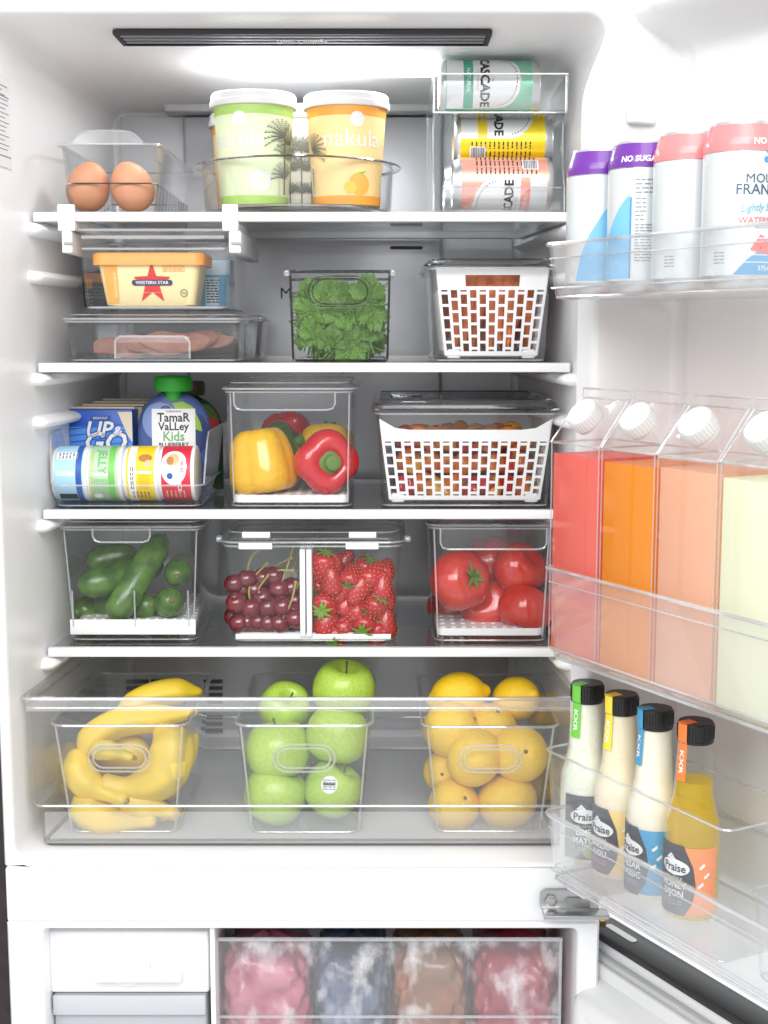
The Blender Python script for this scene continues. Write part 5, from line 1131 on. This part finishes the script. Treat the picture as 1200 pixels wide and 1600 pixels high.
# --- top bin with standing cans
o, s0, zb1, hb1 = door_bin('uppermost clear door bin holding four tall cans', 381, 468)
ztop = zat(237, -.259); CH = ztop - (zb1 + .0042); CR = .0335
bb = B(); bb.lathe([(.0001, .006), (CR * .62, .004), (CR * .72, 0), (CR * .78, .001), (CR * .88, .006), (CR * .97, .011), (CR, .016), (CR, CH - .020), (CR * .985, CH - .0165), (CR * .84, CH - .002)], 56); CB = mesh_of(bb, 'can_body', 'can_silver', 50)
bb = B(); bb.lathe([(CR * .84, CH - .0022), (CR * .845, CH - .001), (CR * .83, CH), (CR * .80, CH), (CR * .78, CH - .004), (.0001, CH - .004)], 48); CL = mesh_of(bb, 'can_lid', 'can_silver', 40)
colour('can_white', (.66, .69, .70), rough=.28, metal=.3, coat=.3); colour('can_purple', (.14, .02, .30), rough=.3, coat=.3); colour('can_pink', (.80, .22, .22), rough=.3, coat=.3); colour('can_sky', (.17, .46, .72), rough=.3); colour('can_deep', (.05, .28, .52), rough=.3); colour('melon_red', (.75, .09, .08)); colour('ink_navy', (.06, .09, .15)); colour('ink_teal', (.10, .38, .50)); colour('ink_melon', (.70, .18, .16))
labs = ['purple-topped white can at the hinge end of the door bin', 'purple-topped white can with a nutrition table, second along the door bin', 'pink-topped white can beside the purple ones in the door bin', 'pink-topped white can with the watermelon slice, farthest from the hinge']
def can_rf(v): return CR if v < CH - .020 else lerp(CR, CR * .985, (v - CH + .020) / .0035) if v < CH - .0165 else lerp(CR * .985, CR * .84, (v - CH + .0165) / .0145)
for k in range(4):
    s, h = .089 + .0687 * k, .136; L = dloc(s, h, zb1 + .0042); v = Vector((0, YC, 0)) - Vector((L[0], L[1], 0)); cam_face = math.atan2(v.x, -v.y)     # turn that brings local -y to the front
    o = thing('drink_can', labs[k], 'can', L, (0, 0, -cam_face * 0 + math.atan2(-v.y, v.x) * 0 + (math.atan2(v.y, v.x) + PI / 2)), 'tall cans in the door bin')
    link('can_body', CB, None, o); link('can_lid', CL, None, o)
    ik = Ink(lambda u, w, off: (lambda a, r: ((r + off) * math.cos(a), (r + off) * math.sin(a), w))(u / CR - PI / 2, can_rf(w))); H = PI * CR
    ik.rect(-H, .012, H, CH - .026, 'can_white', .0002)
    top = 'can_purple' if k < 2 else 'can_pink'
    for q in range(8): ik.rect(-H, lerp(CH - .027, CH - .0025, q / 8), H, lerp(CH - .027, CH - .0025, (q + 1) / 8), top, .0002)
    tu = [.028, -.002, .034, .030][k]
    ik.text('NO SUGAR', tu, CH - .0185, .0078, 'ink_white', .0008, bold=.03, shear=.1)
    if k < 2:
        e = [.016, -.012][k]
        ik.poly([(e - .040, .002 + .012), (e, .014), (e, CH - .052), (e - .012, CH - .066), (e - .024, CH - .085), (e - .034, CH - .108)], 'can_sky', .0005, rows=30)
        ik.rect(e + .0005, .014, e + .0025, CH - .055, 'can_deep', .0006)
    if k == 1:
        ik.lines(-.006, CH - .052, .018, CH - .036, 4, 'ink_grey', .0006, .35); ik.lines(-.006, CH - .078, .004, CH - .054, 6, 'ink_grey', .0006, .3, seed=3); ik.lines(.012, CH - .078, .018, CH - .054, 9, 'ink_grey', .0006, .4, seed=4); ik.lines(-.006, .030, .018, CH - .080, 13, 'ink_grey', .0006, .42, seed=6)
    if k >= 2:
        c = [.045, .026][k - 2]
        for du, dv, r in ((-.002, -.034, .0028), (.003, -.030, .0018), (-.001, -.027, .0015), (.002, -.040, .0022), (.0035, -.036, .0012), (-.001, -.0235, .001)): ik.disc(c + du, CH + dv, r, r, 'can_deep', .0006)
        ik.text('MOUNT', c, CH - .051, .0115, 'ink_navy', .0006, sx=1.02); ik.text('FRANKLIN', c, CH - .0605, .0130, 'ink_navy', .0006, bold=.008, sx=.98)
        ik.text('Lightly Sparkling', c + .001, CH - .0755, .0098, 'ink_teal', .0006, shear=.35, sx=.82, rot=.06); ik.text('WATERMELON', c, CH - .0875, .0078, 'ink_melon', .0006, bold=.01)
        ik.lines(c - .012, CH - .094, c + .012, CH - .091, 2, 'ink_grey', .0006, .4)
        ik.poly([(c - .016, .034), (c + .014, .028), (c + .018, .044), (c + .010, .052), (c + .002, .044), (c - .006, .048)], 'melon_red', .0006); ik.poly([(c - .030, .0125), (c + .030, .0125), (c + .028, .030), (c + .010, .024), (c - .004, .036), (c - .018, .026)], 'can_deep', .0005)
        for q in range(5): ik.disc(c - .006 + q * .005, .036 + (q % 2) * .006, .0007, .0012, 'ink_black', .0008, 8)
        ik.text('375mL', c, .018, .006, 'ink_white', .0008); ik.lines(-.022, .022, -.012, .034, 4, 'ink_grey', .0006, .35)
    else: ik.ringline(-.028, .024, .003, .003, .0006, 'ink_grey', .0006, 10, dash=True)
    ik.build(o)
# --- middle bin with juice cartons
o, s0, zb2, hb2 = door_bin('middle clear door bin holding four juice bottles', 884, 1030, 850)
def liquid(name, c):
    m = plain(name, c, .25); N, L = m.node_tree.nodes, m.node_tree.links; out = N['Material Output']; b = N['Principled BSDF']
    t = N.new('ShaderNodeBsdfTranslucent'); t.inputs[0].default_value = (*[min(1, x * 1.05) for x in c], 1); mx = N.new('ShaderNodeMixShader'); mx.inputs[0].default_value = .45
    L.new(b.outputs[0], mx.inputs[1]); L.new(t.outputs[0], mx.inputs[2]); L.new(mx.outputs[0], out.inputs[0]); return name
liquid('juice_red', (.93, .20, .15)); liquid('juice_orange', (.97, .38, .015)); liquid('juice_peach', (.96, .60, .40)); liquid('juice_lime', (.90, .92, .74))
_, zsh = atd(855, 690, .166); _, zrg = atd(925, 607, .120)
cw = .0845; hf, hbk = .166, .082; zf = zb2 + .0045
for k, (m, lab) in enumerate((('juice_red', 'clear carton-shaped bottle of red juice at the hinge end'), ('juice_orange', 'clear carton-shaped bottle of bright orange juice'), ('juice_peach', 'clear carton-shaped bottle of pale peach juice'), ('juice_lime', 'clear carton-shaped bottle of pale yellow-green juice'))):
    sc_ = .0515 + cw / 2 + k * .0868; o = thing('juice_bottle', lab, 'bottle', dloc(sc_, hf, zf), ROT, 'juice bottles in the door'); Hs, Hr, D = zsh - zf, zrg - zf, hf - hbk
    b = B(); R = [[(p[0], p[1] + D / 2, z) for p in rr(cw - e, D - e, .004, 3)] for e, z in ((.004, 0), (0, .002), (0, Hs), (.001, Hs + .002))]
    R.append([(p[0] * (1 if abs(p[1]) > .0 else 1), p[1] * .08 + D / 2, Hr - .010) for p in rr(cw - .004, D, .004, 3)]); R.append([(p[0], p[1] * .06 + D / 2, Hr) for p in rr(cw - .004, D, .004, 3)])
    b.skin(R); b.build('bottle_body', 'clear_bottle', o, 30)
    b = B(); b.loop([(p[0], p[1] + D / 2, Hs) for p in rr(cw, D, .004, 3)], .0012); b.loop([(-cw / 2 + .002, D / 2, Hr), (cw / 2 - .002, D / 2, Hr), (cw / 2 - .002, D / 2, Hr - .010), (-cw / 2 + .002, D / 2, Hr - .010)], .0011)
    for sx in (-1, 1): b.tube([(sx * cw / 2, .001, Hs), (sx * (cw / 2 - .002), D / 2 - .003, Hr - .010)], .0011, 6); b.tube([(sx * (cw / 2 - .0015), .0015, .004), (sx * (cw / 2 - .0015), .0015, Hs)], .0008, 6)
    b.build('bottle_edge', 'edge', o)
    b = B(); R = [[(p[0], p[1] + D / 2, z) for p in rr(cw - .0045, D - .0045, .003, 3)] for z in (.0025, Hs - .012 - .002 * (k % 2))]; b.skin(R); b.build('juice', m, o)
    sl = math.atan2(Hr - .010 - Hs, D / 2); ca = Vector((0, D * .25, lerp(Hs, Hr - .010, .5)))
    b = B(); b.lathe([(.0001, -.002), (.0165, -.002), (.0165, .001), (.0175, .0015), (.0178, .004), (.0178, .0165), (.0165, .0185), (.0001, .019)], 40, fx=lambda a, r, z: (r * (1 + (.012 * math.cos(40 * a / 1) * 0)), z))
    cp = b.build('cap', colour('cap_white', (.66, .66, .65), rough=.4), o, 30, ca, (sl * 1.0, 0, 0))
    b = B()
    for q in range(30): a = 2 * PI * q / 30; b.tube([(.0179 * math.cos(a), .0179 * math.sin(a), .003), (.0179 * math.cos(a), .0179 * math.sin(a), .016)], .0006, 4)
    b.build('cap_ribs', 'cap_white', cp)
# --- low bin: organiser with dressing bottles
o, s0, zb3, hb3 = door_bin('lowest clear door bin holding the dressing bottles', 1266, 1376, 850)
so0, zo1 = atd(852, 1168, .163); so1, _ = atd(1136, 1284, .163); zo0 = zb3 + .0042
clear_bin('bottle_organiser', 'clear organiser tray standing in the lowest door bin', 'storage bin', None, None, None, None, .108, r=.010, t=.0022, flange=.0015, mat='clear_soft', er=.0013, rot=ROT, loc=dloc((so0 + so1) / 2, .163, zo0), w=(so1 - so0, so1 - so0 - .012), h=zo1 - zo0, dd=.098)
clear_bin('spare_organiser', 'second clear organiser at the far end of the lowest door bin', 'storage bin', None, None, None, None, .108, r=.010, t=.0022, flange=.0015, mat='clear_soft', er=.0013, rot=ROT, loc=dloc(so1 + .020 + .08, .150, zo0), w=(.16, .15), h=(zo1 - zo0) * .62, dd=.098)
zfl = zo0 + .0035
_, zct = atd(918, 1066, .112); BH = zct - zfl; BR = .0285
def bot_prof(v):
    K = [(.0, .0265), (.004, BR), (.085, BR), (.098, .0280), (.114, .0238), (.130, .0205), (BH - .022, .0172), (BH, .0172)]
    for (z0, r0), (z1, r1) in zip(K, K[1:]):
        if v <= z1: t = (v - z0) / (z1 - z0); return lerp(r0, r1, t * t * (3 - 2 * t) if z0 > .08 and z1 < .131 else t)
    return .0172
vv = [0, .002, .004, .03, .06, .085] + [.085 + .045 * k / 10 for k in range(1, 11)] + [lerp(.130, BH - .020, k / 4) for k in range(1, 5)]
bb = B(); bb.lathe([(.0001, .002)] + [(bot_prof(v), v) for v in vv] + [(.0001, BH - .020)], 40); BG = mesh_of(bb, 'glass', 'clear_bottle', 50)
bb = B(); bb.lathe([(.0001, BH - .0215), (.0178, BH - .0215), (.0185, BH - .0205), (.0185, BH - .0185), (.0180, BH - .018), (.0183, BH - .017), (.0183, BH - .002), (.0170, BH), (.0001, BH)], 44, fx=lambda a, r, z: (r * (1 + (.010 * math.cos(44 * a) * 0)), z)); BC = mesh_of(bb, 'cap', 'black_plastic', 30)
bb = B()
for q in range(36): a = 2 * PI * q / 36; bb.tube([(.0184 * math.cos(a), .0184 * math.sin(a), BH - .0165), (.0184 * math.cos(a), .0184 * math.sin(a), BH - .003)], .0006, 4)
BRB = mesh_of(bb, 'cap_ribs', 'black_plastic', 40)
plain('dressing_green', (.72, .74, .58), .4, var=.3, vscale=260, col2=(.80, .82, .70)); plain('dressing_cream', (.86, .78, .58), .4, var=.12, vscale=200, col2=(.85, .74, .50)); plain('dressing_white', (.86, .81, .66), .4)
clear('dressing_amber', (.998, .90, .22), .24, .05, .04)
for n_ in MATS['dressing_amber'].node_tree.nodes:
    if n_.type == 'BSDF_DIFFUSE': n_.inputs[0].default_value = (1, .68, .03, 1)
colour('lab_char', (.05, .055, .065), rough=.5); colour('lab_lime', (.30, .46, .10), rough=.5); colour('lab_sage', (.35, .42, .30), rough=.5); colour('lab_gold', (.85, .62, .20), rough=.5); colour('lab_blue', (.07, .33, .58), rough=.5); colour('lab_orange', (.88, .28, .10), rough=.5); colour('seal_green', (.16, .55, .05), rough=.4); colour('seal_yellow', (.90, .70, .05), rough=.4); colour('seal_blue', (.05, .34, .60), rough=.4); colour('seal_orange', (.88, .22, .04), rough=.4)
bl = [('dressing_green', 'seal_green', 'LIME', 'MAYO', 'lab_sage', 'black-capped bottle of green-flecked dressing with green seal'), ('dressing_cream', 'seal_yellow', 'GARLIC', 'AIOLI', 'lab_gold', 'black-capped bottle of cream dressing with yellow seal'), ('dressing_white', 'seal_blue', 'CAESAR', 'CLASSIC', 'lab_blue', 'black-capped bottle of white dressing with blue seal and label'), ('dressing_amber', 'seal_orange', 'HONEY', 'DIJON', 'lab_orange', 'black-capped bottle of amber dressing with orange seal')]
capx = [(918, 1066), (967, 1084), (1025, 1104), (1083, 1124)]
sprev = None
for k, (m, seal, t1, t2, lc, lab) in enumerate(bl):
    s, _ = atd(*capx[k], .112); L = dloc(s, .112 if k % 2 == 0 else .108, zfl); v = Vector((0, YC, 0)) - Vector((L[0], L[1], 0))
    o = thing('dressing_bottle', lab, 'bottle', L, (0, 0, math.atan2(v.y, v.x) + PI / 2), 'dressing bottles in the door')
    link('glass', BG, None, o); c_ = link('cap', BC, None, o); link('cap_ribs', BRB, None, c_)
    top = BH - .022 if k < 3 else BH * .70
    b = B(); vs_ = [v_ for v_ in vv if v_ < top] + [top]; b.lathe([(.0001, .003)] + [(bot_prof(v_) - .0012, max(v_, .003)) for v_ in vs_] + [(.0001, top)], 36); b.build('dressing', m, o, 50)
    ik = Ink(lambda u, w, off: (lambda a, r: ((r + off) * math.cos(a), (r + off) * math.sin(a), w))(u / BR - PI / 2, bot_prof(max(0, w)) if w < BH - .0216 else .0186)); f = [.006, -.016, -.020, -.012][k]
    # label: coloured panel, dark swoosh with oval badge and product name
    H = .080; ik.rect(f - .022, .010, f + .040, H, lc, .0003)
    ik.poly([(f - .030, .008), (f + .006, .008), (f + .014, .022), (f + .017, .040), (f + .014, .060), (f + .004, H + .002), (f - .030, H + .002)], 'lab_char', .0005, rows=26)
    ik.disc(f - .006, .058, .0165, .0085, 'ink_white', .0007); ik.text('Praise', f - .006, .0575, .0118, 'lab_char', .0010, bold=.02, sx=.9); ik.poly([(f - .016, .066), (f - .010, .072), (f - .004, .066)], 'ink_white', .0007)
    ik.text('DELI STYLE', f - .007, .0465, .0042, 'ink_white', .0008); ik.text(t1, f - .007, .0395, .0100, 'ink_white', .0008, bold=.02, sx=.85); ik.text(t2, f - .007, .0300, .0100, 'ink_white', .0008, bold=.02, sx=.85); ik.lines(f - .020, .018, f + .004, .024, 2, 'ink_grey', .0008, .4)
    for q, (du, dv) in enumerate(((.022, .060), (.027, .050), (.021, .040))): ik.poly([(f + du - .003, dv), (f + du + .003, dv + .005), (f + du + .004, dv + .002), (f + du - .001, dv - .002)], 'ink_white' if k else 'lab_lime', .0006, rows=5)
    if k == 0: ik.disc(f + .002, .018, .010, .009, 'lab_lime', .0007)
    us = [-.020, -.024, -.030, -.022][k]
    for q in range(14):
        z0, z1 = lerp(BH - .060, BH - .0005, q / 14), lerp(BH - .060, BH - .0005, (q + 1) / 14); ik.rect(us - .009, z0, us + .009, z1, seal, .0008)
    ik.text('KXR', us, BH - .040, .0105, 'ink_white', .0012, rot=-PI / 2, bold=.02, sx=1.2)
    ik.build(o)
    b = B(); a = us / BR - PI / 2; c, d = math.cos(a), math.sin(a); P = [(.0195, -.006), (.0195, .006), (.004, .006), (.004, -.006)]
    b.skin([[(x * c - y * d, x * d + y * c, z) for x, y in P] for z in (BH + .0001, BH + .0007)]); b.build('seal_fold', seal, o)

# ================================================================== freezer compartment
yz = -.10
def zb_(py): return zat(py, yz)
ix0, ix1 = xat(77, 1500, yz), xat(326, 1500, yz)
o = thing('ice_maker', 'white ice maker drawer with a round twist knob at the freezer top', 'ice maker', ((ix0 + ix1) / 2, yz, zb_(1551))); wi = (ix1 - ix0) / 2; hi = zb_(1456) - zb_(1551)
b = B(); b.rbox(-wi, wi, 0, .20, 0, hi, .004); b.build('front', 'white_plastic', o)
kz = zb_(1506) - zb_(1551); kx = xat(200, 1506, yz) - (ix0 + ix1) / 2
b = B(); b.lathe([(.0001, -.004), (.028, -.004), (.0285, .002), (.027, .005), (.024, .006), (.0001, .0055)], 40); b.build('knob', 'white_enamel', o, 40, (kx, -.0005, kz), (PI / 2, 0, 0))
b = B(); kz2 = zb_(1516) - zb_(1551); b.rbox(xat(147, 1516, yz) - (ix0 + ix1) / 2, xat(287, 1516, yz) - (ix0 + ix1) / 2, -.020, -.0065, kz2 - .007, kz2 + .007, .004); b.build('knob_handle', 'white_enamel', o)
o = thing('ice_bucket', 'grey translucent ice bucket under the ice maker', 'ice bucket', ((ix0 + ix1) / 2, yz + .004, zb_(1690))); hi = zb_(1554) - zb_(1690)
b = B(); b.rbox(-wi + .003, wi - .004, 0, .20, 0, hi, .004); b.build('front', 'grey_plastic', o)
b = B(); b.rbox(-wi + .003, wi - .004, -.008, -.0003, hi - .026, hi - .0005, .003); b.build('front_lip', colour('grey_lip', (.50, .51, .54), rough=.3), o)
b = B(); xx = xat(330, 1500, YF); b.rbox(xx - .003, xx + .003, YF + .012, .25, .31, ZFZ - .001, .001); b.build('freezer_partition', 'white_plastic', fr)
fx0, fx1 = xat(337, 1500, yz), xat(878, 1500, yz)
o = thing('frozen_food_drawer', 'clear frosted freezer drawer full of coloured bags', 'drawer', ((fx0 + fx1) / 2, yz, zb_(1700))); wf = (fx1 - fx0) / 2; hf_ = zb_(1466) - zb_(1700)
b = B(); b.rbox(-wf, wf, 0, .004, 0, hf_, .001); b.build('front', 'frosted', o)
b = B()
for z, rad in ((hf_ - .001, .0026), (zb_(1588) - zb_(1700), .0020)): b.tube([(-wf, -.001, z), (wf, -.001, z)], rad, 8)
for sx in (-1, 1): b.tube([(sx * (wf - .002), -.001, 0), (sx * (wf - .002), -.001, hf_)], .0022, 8)
b.build('front_edge', 'edge', o)
b = B()
for sx in (-1, 1): b.box(sx * wf - (.003 if sx > 0 else 0), sx * wf + (0 if sx > 0 else .003), .0042, .28, 0, hf_ - .004)
b.box(-wf + .0032, wf - .0032, .0042, .28, .0, .003); b.build('drawer_body', 'clear_soft', o)
for c_, col, c2 in (('pink', (.36, .03, .08), (.62, .24, .30)), ('blue', (.02, .028, .05), (.13, .19, .30)), ('amber', (.40, .12, .025), (.30, .17, .09)), ('rose', (.34, .018, .04), (.42, .07, .09))):
    plain('bag_' + c_, col, .35, var=.6, vscale=20, col2=c2, coat=.5, bump=.7, bscale=45)
for k, (c_, a, e, tp_, lab) in enumerate((('pink', 342, 488, 1474, 'bag of pink frozen berries at the ice maker end of the freezer drawer'), ('blue', 491, 608, 1472, 'bag of dark blue frozen berries between the pink and orange bags'), ('amber', 611, 734, 1472, 'bag of orange frozen fruit between the blue and red bags'), ('rose', 737, 872, 1472, 'bag of red frozen fruit at the hinge end of the freezer drawer'))):
    x0, x1 = xat(a, 1530, yz + .03), xat(e, 1530, yz + .03); R = random.Random(k); z0 = zb_(1700) + .0035; z1 = zat(tp_, yz + .05); b = B(); rings = []
    ph = [R.uniform(0, 6) for _ in range(6)]
    for i in range(37):
        t = i / 36; sh = math.sqrt(max(.02, 1 - abs(2 * t - 1) ** 9)); ring = []
        for q in range(72):
            an = 2 * PI * q / 72; n_ = .93 + .05 * math.sin(5 * an + 11 * t + ph[0]) + .05 * math.sin(9 * an - 19 * t + ph[1]) + .03 * math.sin(14 * an + 27 * t + ph[3]); cs, sn = math.cos(an), math.sin(an)
            ex = (abs(cs) ** .35) * math.copysign(1, cs); ey = (abs(sn) ** .7) * math.copysign(1, sn)
            ring.append(((x1 - x0) / 2 * 1.0 * ex * sh * min(1, n_), .085 + .072 * ey * sh * min(1.02, n_), t * (z1 - z0) + .004 * math.sin(3 * an + ph[2]) * t))
        rings.append(ring)
    b.skin(rings); bo = b.build('freezer_bag', 'bag_' + c_, None, 70, ((x0 + x1) / 2, yz + .004, z0)); tag(bo, lab, 'bag', 'bags in the freezer drawer')
b = B(); b.rbox(xat(337, 1459, YF + .02), xat(876, 1459, YF + .02), YF + .05, YF + .30, ZFZ - .012, ZFZ - .0006, .002); b.build('freezer_gap_shade', 'dark_slot', fr)  # dark bar put in for the shade in the gap above the drawer
